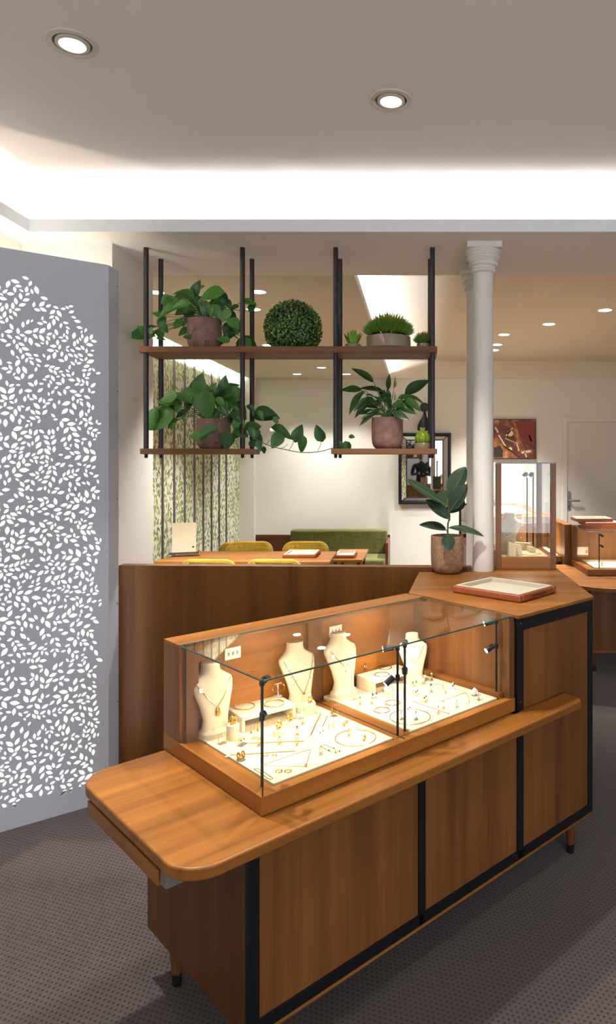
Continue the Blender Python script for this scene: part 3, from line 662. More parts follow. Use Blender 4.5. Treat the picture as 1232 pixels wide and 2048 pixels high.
# succulents
def bowl(name, label, px, d, R, H, zb=ZU):
    t = thing(name, label, 'succulent', Vector(((px-CX)/F*d, d, zb)))
    mk('bowl', G().lathe([(R*0.94, 0.0), (R, 0.004), (R*1.01, H*0.5), (R, H), (R*0.93, H), (R*0.92, H*0.8)], 40), TAUPE, t)
    mk('soil', G().lathe([(1e-6, H*0.84), (R*0.92, H*0.82)], 24), SOIL, t); return t
def spikes(t, R, H, hgt, n, L, wd, mat, seed, ymax=1.25):
    rr = random.Random(seed); g = G()
    for i in range(n):
        u_ = math.sqrt((i+0.5)/n); th = i*2.399963; ph = u_*ymax
        d = Vector((math.sin(ph)*math.cos(th), math.sin(ph)*math.sin(th), math.cos(ph)*0.8)).normalized()
        p = Vector((d.x*R*0.75, d.y*R*0.75, H*0.85+d.z*hgt*0.55)); l_ = L*rr.uniform(0.85, 1.15); a = d.orthogonal().normalized(); b = d.cross(a)
        q = p+d*l_*0.45; tip = p+d*l_+Vector((0, 0, l_*0.12))
        vs = [p+a*wd*0.6, p+b*wd*0.6, p-a*wd*0.6, p-b*wd*0.6, q+a*wd, q+b*wd, q-a*wd, q-b*wd, tip]
        g.add(vs, [(i_, (i_+1) % 4, 4+(i_+1) % 4, 4+i_) for i_ in range(4)]+[(4+i_, 4+(i_+1) % 4, 8) for i_ in range(4)])
    mk('foliage', g, mat, t, kind='stuff')
t = bowl('bowl_succulent', 'wide spiky green succulent dome in a low taupe bowl on the upper shelf', 777, 3.47, 0.112, 0.062)
spikes(t, 0.125, 0.062, 0.155, 460, 0.046, 0.0055, tipmat('dome_spikes', (100, 142, 48), (176, 166, 52), 0.05, 0.185), 2)
t = bowl('small_succulent', 'small round succulent with orange red tips by the right rod', 848, 3.46, 0.036, 0.027)
spikes(t, 0.044, 0.027, 0.075, 190, 0.028, 0.0034, tipmat('red_tips', (100, 138, 44), (196, 120, 30), 0.02, 0.095), 4)
t = bowl('aloe_succulent', 'tiny upright aloe succulent in a taupe pot by the third rod', 706, 3.46, 0.040, 0.024)
SPIKE = leaf_mesh('aloe_leaf', lance, 0.42, LSUC, 0.7, -0.1)
for i in range(11):
    a = i*2.4; r = 0.006 if i < 4 else 0.02; lean = 0.25 if i < 4 else 0.62
    b = Vector((r*math.cos(a), r*math.sin(a), 0.022)); tip = b+Vector((math.cos(a)*lean, math.sin(a)*lean, 1)).normalized()*(0.078 if i < 4 else 0.066)
    inst('leaf', SPIKE, t, orient(b, tip, Vector((-math.cos(a), -math.sin(a), 0.4)), 1.0))
t = thing('globe_cactus', 'glossy lime green globe cactus in a low pot on the right lower shelf', 'cactus', Vector(((845-CX)/F*3.45, 3.45, ZLW)))
mk('bowl', G().lathe([(0.040, 0.0), (0.042, 0.003), (0.042, 0.030), (0.038, 0.030), (0.037, 0.024)], 32), TAUPE, t)
g = G(); n = 40; prof = [(math.sin(PI*i/14), -math.cos(PI*i/14)) for i in range(15)]
vs = []
for r, z in prof:
    for i in range(n): a = 2*PI*i/n; q = 1+0.07*math.cos(10*a); vs.append((0.035*r*q*math.cos(a), 0.035*r*q*math.sin(a), 0.055+0.038*z))
g.add(vs, [(k_*n+i, k_*n+(i+1) % n, (k_+1)*n+(i+1) % n, (k_+1)*n+i) for k_ in range(14) for i in range(n)])
mk('globe', g, leafm('cactus_green', (96, 122, 22), (124, 150, 36), 0.2), t)
g = G()
for i in range(9): a = i*2.4; g.cyl((0.006*math.cos(a), 0.006*math.sin(a), 0.09), (0.014*math.cos(a), 0.014*math.sin(a), 0.108), 0.0035, 6, r2=0.001)
mk('crown', g, plain('cactus_crown', (150, 160, 60), 0.5), t)

# peace lily
d0 = 3.475; c = Vector(((774.5-CX)/F*d0, d0, ZLW)); lily = thing('peace_lily', 'bushy peace lily in a pinkish stone pot on the right lower shelf', 'potted plant', c)
pot = pot_obj('pot', tumbler(0.080, 0.158), STONE1, lily)
mk('pot_mark', box(-0.030, -0.014, -0.0715, -0.068, 0.018, 0.034), bpy.data.materials['pot_stamp'], pot)
mk('soil', G().lathe([(1e-6, 0.142), (0.07, 0.14)], 24), SOIL, lily)
LIL = [leaf_mesh('lily_leaf_%d' % i, lance, w_, LLILY, f_, d_) for i, (w_, f_, d_) in enumerate(((0.34, 0.3, -0.12), (0.40, 0.25, 0.18), (0.30, 0.45, 0.28)))]
rl = random.Random(12); st = G()
LV = [(785, 835, 665, 738, 1), (715, 880, 590, 866, 1), (845, 890, 705, 850, 1), (868, 880, 885, 782, 0), (900, 885, 926, 798, 0), (965, 905, 1105, 808, 1), (970, 915, 1098, 942, 2), (965, 925, 1062, 992, 1), (920, 950, 1018, 992, 1), (735, 885, 643, 962, 2), (770, 920, 655, 987, 2), (805, 1010, 717, 1028, 1), (810, 985, 735, 968, 1), (900, 1000, 955, 1035, 1), (800, 930, 745, 895, 1), (875, 975, 885, 890, 0), (890, 985, 950, 940, 1), (850, 960, 835, 870, 0), (830, 965, 770, 935, 1), (905, 960, 985, 935, 1), (860, 1000, 905, 1030, 2), (820, 1000, 745, 1005, 2), (880, 940, 860, 868, 0), (840, 1000, 790, 985, 1), (915, 985, 970, 985, 1), (855, 935, 812, 880, 0), (925, 930, 1000, 905, 1), (795, 965, 720, 925, 1)]
for bx_, by_, tx, ty, v in LV+[(bx_+rl.uniform(-15, 15), by_+rl.uniform(-5, 25), tx+rl.uniform(-45, 45), ty+rl.uniform(10, 55), v) for bx_, by_, tx, ty, v in LV[8:26]]:
    f_ = lambda x, y, dd: at(x/2.933+480, y/2.933+480, dd)-c
    dep = d0+rl.uniform(-0.07, 0.05); b, tip = f_(bx_, by_, dep), f_(tx, ty, dep+rl.uniform(-0.06, 0.03))
    inst('leaf', LIL[v], lily, orient(b, tip, Vector((rl.uniform(-0.3, 0.3), -0.9, rl.uniform(0.4, 1.2))), rl.uniform(0.95, 1.2)))
    s0 = Vector((rl.uniform(-0.025, 0.03), rl.uniform(-0.02, 0.02), 0.14)); st.tube(bez(s0, (s0+b)/2+Vector((0, 0, 0.02)), b, 6), 0.0019, 5)
mk('stems', st, STEM, lily)
for x, y in ((912, 835), (908, 915)):
    b = at(x/2.933+480, (y+30)/2.933+480, d0-0.02)-c; mk('flower_bud', G().lathe([(1e-6, 0), (0.005, 0.008), (0.006, 0.022), (1e-6, 0.045)], 10, b), plain('bud_green', (150, 176, 84), 0.5) if 'bud_green' not in bpy.data.materials else bpy.data.materials['bud_green'], lily)

# rubber plant on the counter
c = onz(894, 1150, ZT); c.y += 0.075; d0 = c.y; c.x = (894.5-CX)/F*d0
rub = thing('rubber_plant', 'young rubber plant with dark leaves in a speckled clay pot on the counter', 'potted plant', c)
pot_obj('pot', tumbler(0.0795, 0.178, 0.007), STONE2, rub); mk('soil', G().lathe([(1e-6, 0.15), (0.072, 0.148)], 24), SOIL, rub)
f_ = lambda x, y, dd=d0: at(x/3.85+640, y/3.85+840, dd)-c
mk('stem', G().tube([(0, 0, 0.14), f_(982, 900), f_(985, 800), f_(1000, 740), f_(985, 660), f_(985, 600)], 0.0045, 8, r2=0.003), STEMB, rub)
def rubl(i, wd, dr): return leaf_mesh('rubber_leaf_%d' % i, oblong, wd, LRUB, 0.28, dr, 10)
RL = [(1000, 590, 1122, 358, 0.60, 0.02, 0.03, (-0.7, -1, 0.2), 0), (945, 640, 655, 452, 0.27, -0.06, -0.04, (0.2, -1, 0.9), 0), (1002, 700, 1135, 492, 0.56, -0.10, -0.03, (-0.55, -1, 0.5), 0), (1003, 765, 812, 612, 0.42, -0.07, 0, (0.5, -1, 0.5), 0), (975, 850, 772, 764, 0.40, -0.02, 0.02, (0.1, -0.8, 0.9), .30), (985, 830, 1260, 835, 0.26, 0.0, -0.04, (-0.1, -0.7, 1), .30), (985, 872, 990, 1012, 0.75, -0.44, -0.115, (0, -1, 0.35), 0.05), (990, 720, 1098, 600, 0.75, 0.05, 0.08, (-0.4, -1, 0.3), 0), (955, 680, 962, 540, 0.85, 0.06, 0.08, (0.2, -1, 0.2), 0), (998, 610, 1012, 500, 0.25, 0, 0.0, (-0.3, -1, 0.3), 0)]
for i, (bx_, by_, tx, ty, wd, db, dt, nh, dr) in enumerate(RL):
    lf = inst('leaf', rubl(i, wd, dr), rub, orient(f_(bx_, by_, d0+db*0.2), f_(tx, ty, d0+dt), Vector(nh)))
    mk('midrib', G().tube([(0.0, 0, 0.004), (0.5, 0, -dr*0.25+0.004), (0.97, 0, -dr*0.94+0.004)], 0.008, 5, r2=0.003), leafm('rib_%d' % i, (70, 90, 60), (90, 108, 70)), lf)
    st_ = G().tube(bez(Vector((0, 0, 0.16)) if by_ > 900 else f_(985, min(by_+25, 880)), f_((985+bx_)/2, by_+14), f_(bx_, by_, d0+db*0.2), 5), 0.0022, 6); mk('petiole', st_, STEM, rub)

# leather tray on the counter
def tray(label, corners_, z, group=None, flip=False):
    """corners_: near-left, near-right, far-right, far-left in world xy"""
    A, B, Cc, D = [Vector(q) for q in corners_]; ce = (A+B+Cc+D)/4; ang = math.atan2((B-A).y, (B-A).x)
    wx = (B-A).length; wy = (D-A).length; t = thing('jewellery_tray', label, 'tray', (ce.x, ce.y, z), ang, group)
    h = 0.030; e = 0.022; X, Y = wx/2, wy/2
    g = G()
    for s in (-1, 1):
        prof = [(-Y if False else 0, 0)]
    def rail(x0, x1, y0, y1): return box(x0, x1, y0, y1, 0.0, h)
    mk('base', box(-X+0.01, X-0.01, -Y+0.01, Y-0.01, 0.0, 0.012), LEATHER, t)
    for a in ((-X, X, -Y, -Y+e), (-X, X, Y-e, Y), (-X, -X+e, -Y+e, Y-e), (X-e, X, -Y+e, Y-e)): mk('rim', rail(*a), LEATHER, t, bevel=0.008, seg=3)
    for s in (-1, 1): mk('grip_recess', box(s*X-0.0015, s*X+0.0015, -0.055, 0.055, 0.010, 0.020), LEATHSHADE, t, bevel=0.001)
    mk('lining', box(-X+e, X-e, -Y+e, Y-e, 0.012, 0.0145), CREAML, t)
    g = G()
    for a in ((-X+e*0.55, X-e*0.55, -Y+e*0.55, -Y+e+0.003), (-X+e*0.55, X-e*0.55, Y-e-0.003, Y-e*0.55), (-X+e*0.55, -X+e+0.003, -Y+e, Y-e), (X-e-0.003, X-e*0.55, -Y+e, Y-e)): g.box(*a, 0.013, h+0.0012)
    mk('lining_rim', g, CREAML, t, bevel=0.001)
    return t
zz = ZT
tA, tB, tC, tD = onz(903, 1185, zz), onz(1040, 1207, zz), onz(1118, 1186, zz), onz(985, 1165, zz)
u_ = (tB-tA); u_.z = 0; n_ = Vector((-u_.y, u_.x, 0)).normalized(); wdt = 0.275
tray('brown leather tray with cream lining lying on the counter top', [(q.x, q.y) for q in (tA, tB, tB+n_*wdt, tA+n_*wdt)], ZT)

# ================================================================== JEWELLERY IN THE SHOWCASE
def J(px, py, dz=0.0):
    p = onz(px, py, ZP+dz); return p
TAGG = 'price tags in the showcase'
def front_y(prof, z):
    for (z0, a0, b0, y0), (z1, a1, b1, y1) in zip(prof, prof[1:]):
        if z0 <= z <= z1:
            t = (z-z0)/(z1-z0); return a0+(a1-a0)*t, b0+(b1-b0)*t, y0+(y1-y0)*t
    return prof[-1][1:]
BUST = [(0, .050, .036, .0), (.012, .050, .036, .0), (.022, .042, .022, .004), (.05, .040, .017, .0), (.09, .050, .016, .004), (.125, .062, .017, .012), (.150, .068, .018, .022), (.162, .066, .020, .027), (.174, .048, .024, .031), (.184, .034, .026, .033), (.196, .029, .026, .034), (.209, .0295, .026, .034), (.2125, .027, .0235, .034), (.213, .020, .018, .034)]
def bust_mesh(s, n=36):
    g = G(); vs = []
    for z, a, b, y0 in BUST:
        e = 2.6 if z < .17 else 2.0
        for i in range(n):
            t = 2*PI*i/n; c_, s_ = math.cos(t), math.sin(t)
            vs.append((s*a*math.copysign(abs(c_)**(2/e), c_), s*(y0+b*math.copysign(abs(s_)**(2/e), s_)), s*z))
    m_ = len(BUST); g.add(vs, [(k*n+i, k*n+(i+1) % n, (k+1)*n+(i+1) % n, (k+1)*n+i) for k in range(m_-1) for i in range(n)]+[tuple(range(n-1, -1, -1)), tuple((m_-1)*n+i for i in range(n))]); return g
def surf(s, x, z):
    a, b, y0 = front_y(BUST, min(max(z/s, 0), .2129)); q = min(abs(x/s)/a, 0.999); return s*(y0-b*(1-q**2.6)**(1/2.6))-0.0012
def bust(label, px, py, s, rz, chain, mat, drop, low, pendant, dz=0, tag=True):
    p = J(px, py, dz); t = thing('necklace_bust', label, 'display bust', p, rz)
    mk('form', bust_mesh(s), SUEDE, t)
    n = thing('pendant_necklace', chain, 'necklace', p, rz)
    pts = []
    for i in range(25):
        q = -1+i/12; x = q*drop*s; z = low*s+(0.160-low)*s*abs(q)**1.25; pts.append((x, surf(s, x, z), z))
    mk('chain', G().tube(pts, 0.0011, 5), mat, n)
    pendant(n, Vector((0, surf(s, 0, low*s), low*s)))
    if tag: mk('tag', G().add([(-.052*s, surf(s, -.05*s, .148*s)-.002, .148*s), (-.040*s, surf(s, -.04*s, .148*s)-.002, .146*s), (-.041*s, surf(s, -.04*s, .136*s)-.002, .134*s), (-.053*s, surf(s, -.05*s, .136*s)-.002, .136*s)], [(0, 3, 2, 1)]), TAGM, n, smooth=False)
    return t
def pd_shell(n, p):
    mk('pendant', G().lathe([(1e-6, -.030), (.006, -.027), (.0085, -.020), (.006, -.010), (.002, 0)], 14, p+Vector((0, -.004, 0)), 1, .5), GOLD, n)
def pd_drop(n, p): mk('pendant', G().ball(p+Vector((0, -.003, -.010)), .006, 12, 1.2), GPINK, n)
def pd_bar(n, p):
    for q in (-.05, -.028, .028, .05): mk('station', G().ball((q, surf(1, q, .05+.11*abs(q/.058)**1.25)-.002, .05+.11*abs(q/.058)**1.25), .0035, 8), SILVER, n)
    mk('pendant', G().box(p.x-.004, p.x+.004, p.y-.003, p.y, p.z-.003, p.z+.003), GOLD, n)
def pd_green(n, p): mk('pendant', G().ball(p+Vector((0, -.003, -.006)), .005, 10), gem('mint_gem', (180, 225, 205)), n)
bust('cream necklace bust with gold shell pendant, leftmost in the showcase', 431, 1467, 0.98, TH, 'fine gold chain with a gold shell pendant', GOLD, .058, .088, pd_shell)
bust('cream necklace bust with studded gold chain behind the left riser', 601, 1414, 1.0, TH, 'gold chain necklace with small bright stations', GOLD, .058, .050, pd_bar)
bust('cream necklace bust with pink drop pendant in the middle of the showcase', 688, 1389, 1.0, TH, 'fine silver chain with a pink drop pendant', SILVER, .052, .098, pd_drop)
bust('narrow cream bust behind the middle posts, near the right riser', 828, 1364, 0.82, TH-0.5, 'fine chain with a pale mint green drop', GOLD, .048, .090, pd_green)
def riser(label, quad, h):
    A, B, Cc, D = [onz(x, y, ZP+h) for x, y in quad]   # front, right, back, left corners of the top
    u_ = B-A; rz = math.atan2(u_.y, u_.x); wx = ((B-A).length+(Cc-D).length)/2; wy = ((D-A).length+(Cc-B).length)/2; ce = (A+B+Cc+D)/4
    t = thing('display_riser', label, 'display riser', (ce.x, ce.y, ZP), rz); X, Y = wx/2, wy/2
    mk('top', box(-X, X, -Y, Y, h-.012, h), SUEDE, t, bevel=.002)
    for s_ in (-1, 1): mk('side', box(s_*X-(0 if s_ < 0 else .010), s_*X+(.010 if s_ < 0 else 0), -Y, Y, 0, h-.012), SUEDE, t, bevel=.0015)
    return t
RH = 0.046
riser('low cream riser bench carrying two gold bangles, left side of the showcase', [(483, 1436), (597, 1406), (553, 1391), (453, 1415)], RH)
riser('low cream riser bench carrying two dark bangles, right side of the showcase', [(752, 1361), (829, 1340), (781, 1325), (721, 1354)], RH)
def bangle(label, px, py, R, mat, dz=0, r=.0019, studs=0, gm=None, group=None):
    t = thing('bangle', label, 'bracelet', J(px, py, dz)+Vector((0, 0, r)), TH, group)
    mk('band', G().ring((0, 0, 0), R, r, 40, 6), mat, t)
    if studs:
        g = G()
        for i in range(studs): a = 2*PI*i/studs; g.ball((R*math.cos(a), R*math.sin(a), r*.8), r*.75, 6)
        mk('stones', g, gm or GDIAM, t, kind='stuff')
    return t
bangle('gold stone set bangle on the left riser, nearer the first bust', 490, 1413, .031, GOLD, RH, .002, 22)
bangle('gold stone set bangle on the left riser, behind the corner post', 549, 1408, .031, GOLD, RH, .002, 22)
bangle('dark blue beaded bangle at the back of the right riser', 769, 1336, .026, SILVER, RH, .0018, 26, GDARK)
bangle('dark beaded bangle at the front of the right riser', 764, 1350, .026, SILVER, RH, .0018, 26, GBLUE)
bangle('rose gold bangle lying on the right pad, farther of two', 785, 1406, .026, ROSE, 0, .0018, 20, GDIAM)
bangle('rose gold bangle lying on the right pad, nearer the divider', 764, 1421, .026, ROSE, 0, .0018, 20, GDIAM)
bangle('large thin gold collar lying on the left pad by the divider', 711, 1476, .060, GOLD, 0, .0012)
bangle('large thin dark collar lying on the right pad by the middle posts', 820, 1434, .065, ROSE, 0, .0012)
def cylinder(label, px, py, r, h): return mk('ring_cylinder', G().lathe([(r, 0), (r, h-.003), (r-.003, h), (r*.5, h-.001), (1e-6, h-.001)], 28), SUEDE, None, label=label, cat='display stand', loc=J(px, py))
cylinder('tall cream suede cylinder stand holding a gold dome ring, left of the riser', 466, 1478, .0185, .046)
cylinder('cream suede cylinder stand holding a jewelled ring by the second bust', 620, 1427, .0185, .036)
cylinder('low cream suede stand holding a pierced ring under the riser, nearer', 558, 1470, .0170, .020)
cylinder('low cream suede stand holding a pierced ring under the riser, farther', 580, 1453, .0165, .018)
def ringm(t, mat, z, R=.0092, r=.0011, gm=None, gr=.003, wide=1.0):
    mk('band', G().ring((0, 0, z+R), R, r*wide, 26, 6, 'y'), mat, t)
    if gm: mk('stone', G().lathe([(1e-6, 0), (gr*.8, gr*.9), (gr, gr*1.3), (gr*.55, gr*1.8), (1e-6, gr*1.8)], 8, (0, 0, z+2*R-gr*.3)), gm, t)
def clip_ring(label, px, py, mat=GOLD, gm=None, gr=.003, dz=0, R=.0092, wide=1.0, rz=None):
    t = thing('ring', label, 'ring', J(px, py, dz), TH+.5 if rz is None else rz)
    mk('clear_clip', G().lathe([(.008, 0), (.008, .002), (.0055, .0045), (1e-6, .005)], 16, (0, 0, 0), 1.3, .8), ACRYL, t)
    ringm(t, mat, .0035, R, .0011, gm, gr, wide); return t
def bare_ring(label, px, py, z, mat, gm=None, gr=.003, wide=1.0, rz=0.3, tilt=0):
    p = J(px, py); p.z = ZP+z; t = thing('ring', label, 'ring', p, TH+rz); t.rotation_euler = (tilt, 0, TH+rz); ringm(t, mat, .001, .0095, .0011, gm, gr, wide); return t
bare_ring('broad gold dome ring standing on the tall cream cylinder', 466, 1478, .045, GOLD, None, wide=4.2)
bare_ring('gold and diamond cocktail ring on the cylinder by the second bust', 620, 1427, .035, GOLD, GDIAM, .0055, 2.6)
bare_ring('pierced gold ring on the nearer low stand', 558, 1470, .019, GOLD, GDIAM, .004, 3.2)
bare_ring('pierced gold ring on the farther low stand', 580, 1453, .017, GOLD, GGREEN, .004, 3.2)
for a in [('gold ring with a round ruby in a clear clip', 594, 1471, GOLD, GRUBY, .0045), ('gold ring with a tall diamond in a clear clip', 605, 1449, GOLD, GDIAM, .0045), ('gold ring with a small green stone, middle of the left pad', 559, 1490, GOLD, GGREEN, .002), ('plain gold ring with a clear stone beside the long chain', 594, 1490, GOLD, GDIAM, .002), ('thin gold ring hidden behind the corner post', 518, 1492, GOLD, None, 0),
          ('twisted gold ring beside the beaded bracelet', 642, 1509, GOLD, GGREEN, .0022), ('gold ring with a white pearl inside the gold collar', 698, 1473, GOLD, PEARL, .0048), ('dark stone gold ring in front of the third bust', 720, 1409, GOLD, GDARK, .0025), ('rose gold ring with pink stone beside the right riser', 744, 1408, ROSE, GPINK, .0026), ('silver ring on the right riser corner', 731, 1340, SILVER, GDARK, .002),
          ('thin silver ring inside the dark collar, left one', 803, 1438, SILVER, GDARK, .0022), ('thin silver ring inside the dark collar, right one', 832, 1439, SILVER, GDARK, .0026), ('silver ring with dark stone near the front rail, left of two', 887, 1417, SILVER, GDARK, .0022), ('silver ring with dark stone near the front rail, right of two', 914, 1415, SILVER, GBLUE, .0022), ('silver ring near the front end of the diagonal chain', 877, 1427, SILVER, GDARK, .002), ('silver ring in the right front corner of the pad', 957, 1400, SILVER, GDIAM, .0022), ('gold pearl ring near the right back corner', 863, 1361, GOLD, PEARL, .0042), ('large sapphire ring standing on the right pad', 862, 1384, SILVER, GBLUE, .005)]:
    clip_ring(a[0], a[1], a[2], a[3], a[4], a[5], RH if a[2] == 1340 else 0)
def flat_ring(label, px, py, mat=GOLD, R=.0085): return mk('ring', G().ring((0, 0, .0015), R, .0014, 24, 6), mat, None, label=label, cat='ring', loc=J(px, py))
flat_ring('small gold hoop lying near the front corner, left of two', 557.5, 1543); flat_ring('small gold hoop lying near the front corner, right of two', 576, 1543)
flat_ring('small square gold ring lying in the middle of the left pad', 549, 1512, GOLD, .0055); flat_ring('small gold ring lying just right of the corner post', 532, 1513, GOLD, .0050)
t = thing('hoop_earrings', 'pair of thick gold hoops on a clear puck near the front left edge', 'earrings', J(482, 1520), TH)
mk('clear_puck', G().lathe([(.013, 0), (.013, .006), (1e-6, .0062)], 20), ACRYL, t)
for q in (-.007, .007): mk('hoop', G().ring((q, 0, .0135), .0075, .0026, 20, 6, 'x'), GOLD, t)
def chain(label, pts, mat=GOLD, r=.0009, beads=(), br=.003, bm=None):
    P = [J(x, y)+Vector((0, 0, r)) for x, y in pts]; c = P[0].copy(); t = thing('chain_necklace', label, 'necklace', c)
    fine = []
    for a, b in zip(P, P[1:]):
        for i in range(6): fine.append(a+(b-a)*i/6-c+Vector((random.uniform(-.0006, .0006), random.uniform(-.0006, .0006), 0)))
    fine.append(P[-1]-c); mk('chain', G().tube(fine, r, 5), mat, t)
    for x, y in beads: mk('bead', G().ball(J(x, y)-c+Vector((0, 0, br)), br, 10), bm or mat, t)
    return t
chain('long straight gold chain bracelet across the left pad, farther one', [(497, 1487), (550, 1485), (609, 1483)], r=.0012)
chain('long straight gold chain bracelet across the left pad, nearer one', [(460, 1511), (525, 1507), (591, 1503)], r=.0011)
chain('triangular gold chain with a gold ball near the front corner', [(612, 1533), (531, 1532), (529, 1530), (575, 1513), (622, 1499), (617, 1515), (612, 1533)], r=.0007, beads=[(612, 1533)], br=.0042)
chain('narrow gold chain loop at the very front corner', [(508, 1539), (514, 1537), (530, 1546), (546, 1557), (543, 1560), (535, 1557), (522, 1548), (508, 1539)], r=.0009)
chain('diagonal gold link bracelet on the left pad', [(621, 1472), (628, 1456), (635, 1441), (642, 1427)], r=.0016)
chain('short gold chain beside the diagonal link bracelet', [(645, 1454), (655, 1432)], r=.0011)
chain('double gold bracelet with green beads near the front rail', [(640, 1492), (652, 1490), (668, 1498), (679, 1504), (675, 1507), (662, 1504), (650, 1498), (640, 1492)], r=.0007, beads=[(668, 1498), (679, 1504), (658, 1502), (671, 1506)], br=.0026, bm=GGREEN)
chain('thin silver chain triangle near the right front rail', [(871, 1407), (905, 1395), (932, 1385), (938, 1395), (939, 1407), (905, 1408), (871, 1407)], SILVER, .0007, [(939, 1406)], .003)
chain('thin silver chain with square pendant near the right board', [(858, 1372), (884, 1367), (888, 1378), (892, 1388), (872, 1388)], SILVER, .0007, [(892, 1387)], .003)
chain('diagonal fine rose chain across the right pad', [(824, 1403), (860, 1415), (897, 1428)], ROSE, .0008, [(897, 1428)], .002)
def ball_studs(label, pts, mat=GOLD, r=.0045):
    c = J(*pts[0]); t = thing('stud_earrings', label, 'earrings', c)
    for x, y in pts: mk('stud', G().ball(J(x, y)-c+Vector((0, 0, r)), r, 12), mat, t)
ball_studs('two gold ball studs by the divider, above the collar', [(693, 1446), (688, 1452)]); ball_studs('two gold ball studs inside the gold collar', [(730, 1475), (728, 1482)])
def stud_pad(label, px, py, gm, w=.016, h=.020, mat=ACRYL):
    t = thing('stud_earrings', label, 'earrings', J(px, py), TH+.4)
    mk('clear_wedge', G().add([(-w, -.004, 0), (w, -.004, 0), (w, .016, 0), (-w, .016, 0), (-w*.8, .010, h), (w*.8, .010, h)], [(0, 3, 2, 1), (0, 1, 5, 4), (2, 3, 4, 5), (0, 4, 3), (1, 2, 5)]), mat, t, smooth=False)
    for q in (-.0075, .0075): mk('stud', G().ball((q, .0045, h*.72), .0028, 8), gm, t)
CARD = plain('white_card', (246, 244, 240), .5)
stud_pad('green stud earrings on a clear wedge by the tall cylinder', 488, 1490, GGREEN); stud_pad('small gold studs on a white wedge in the middle of the left pad', 646, 1477, GOLD, .013, .026, CARD)
stud_pad('tiny dark studs on a white wedge inside the dark collar', 820, 1428, GDARK, .012, .024, CARD); stud_pad('dark blue stud earrings on a clear wedge on the right pad', 836, 1391, GBLUE); stud_pad('pale stud earrings with dark drops on a clear wedge on the right pad', 853, 1403, GDARK)
stud_pad('dark stud earrings on a white card by the right board', 909, 1381, GDARK, .014, .026, CARD)
def t_stand(label, px, py, h, w, kind, mat=GOLD, gm=None, dz=0, rz=None, base=ACRYL):
    t = thing('drop_earrings', label, 'earrings', J(px, py, dz), TH if rz is None else rz)
    s_ = mk('clear_stand', box(-w*.8, w*.8, -.009, .009, 0, .002), base, t)
    mk('stand_post', box(-.0012, .0012, -.0012, .0012, .002, h), base, s_); mk('stand_bar', box(-w, w, -.0012, .0012, h-.002, h), base, s_)
    for q in (-w*.85, w*.85):
        e = mk('earring', G().tube([(q, -.002, h), (q, -.004, h-.003), (q, -.003, h-.006)], .0006, 5), mat, t)
        if kind == 'hoop': mk('hoop', G().ring((q, -.003, h-.014), .011, .0009, 24, 5, 'x', Matrix.Rotation(.6, 3, 'Z')), mat, e)
        elif kind == 'drop':
            mk('link', G().cyl((q, -.003, h-.006), (q, -.003, h-.018), .0006, 5), mat, e); mk('drop', G().ball((q, -.003, h-.021), .0038, 8, 1.4), gm or mat, e)
        elif kind == 'bar': mk('bar', box(q-.0012, q+.0012, -.004, -.003, h-.028, h-.006), mat, e)
        elif kind == 'heart': mk('heart', G().ball((q, -.003, h-.009), .0045, 8), mat, e); mk('lower_heart', G().ball((q, -.003, h-.022), .005, 8), mat, e)
t_stand('gold branch earrings on a clear stand at the left edge', 444, 1487, .030, .015, 'bar')
t_stand('gold hoop earrings on a pale stand behind the corner post, on the riser', 556, 1392, .042, .014, 'hoop', GOLD, None, RH, None, plain('lilac_stand', (214, 206, 216), .3))
t_stand('long gold drop earrings on a clear stand under the left riser', 508, 1476, .042, .013, 'drop', GOLD, GGREEN)
t_stand('white drop earrings on a clear stand right of the left riser', 600, 1437, .030, .009, 'drop', SILVER, GDIAM)
t_stand('gold bar earrings on a white stand in the left pad', 661, 1463, .034, .010, 'bar', GOLD, None, 0, None, CARD)
t_stand('double gold heart earrings on a clear stand by the divider', 668, 1432, .034, .012, 'heart', GOLD)
t_stand('pink drop earrings on a clear stand in front of the third bust', 707, 1399, .036, .012, 'drop', ROSE, GPINK)
t_stand('blue stone drop earrings on a clear stand beside the right riser', 748, 1395, .034, .010, 'drop', GOLD, GBLUE)
t_stand('long white drop earrings on a tall clear stand behind the posts', 845, 1368, .048, .012, 'drop', GOLD, GDIAM)
t_stand('fine green drop earrings on a clear stand by the narrow bust', 828, 1372, .036, .010, 'drop', GOLD, GGREEN)
# curved low stand with a ring
t = thing('curved_display_stand', 'low curved cream suede stand in front of the right riser', 'display stand', J(797, 1386), TH)
inner, outer = arc(0, 0, .030, -60, 200, 20), arc(0, 0, .052, -60, 200, 20)
mk('body', G().prism(outer+inner[::-1], 0, .017), SUEDE, t, bevel=.002)
t = thing('ring', 'silver ring with pale stones lying on the curved stand', 'ring', J(797, 1386)+loc2w(-.040, -.006)-O+Vector((0, 0, .017)), TH); ringm(t, SILVER, 0, .009, .0011, GDIAM, .003, 1.5)
t = thing('ring_roll', 'white suede ring roll with a silver ring at the right board', 'display stand', J(949, 1391), TH+.3)
mk('roll', G().tube([(-.004, .006, .006), (.004, -.004, .022)], .009, 16), CARD, t); mk('ring', G().ring((0.001, 0, .015), .0095, .0011, 24, 6, tilt=Matrix.Rotation(-.5, 3, 'X')), SILVER, t)
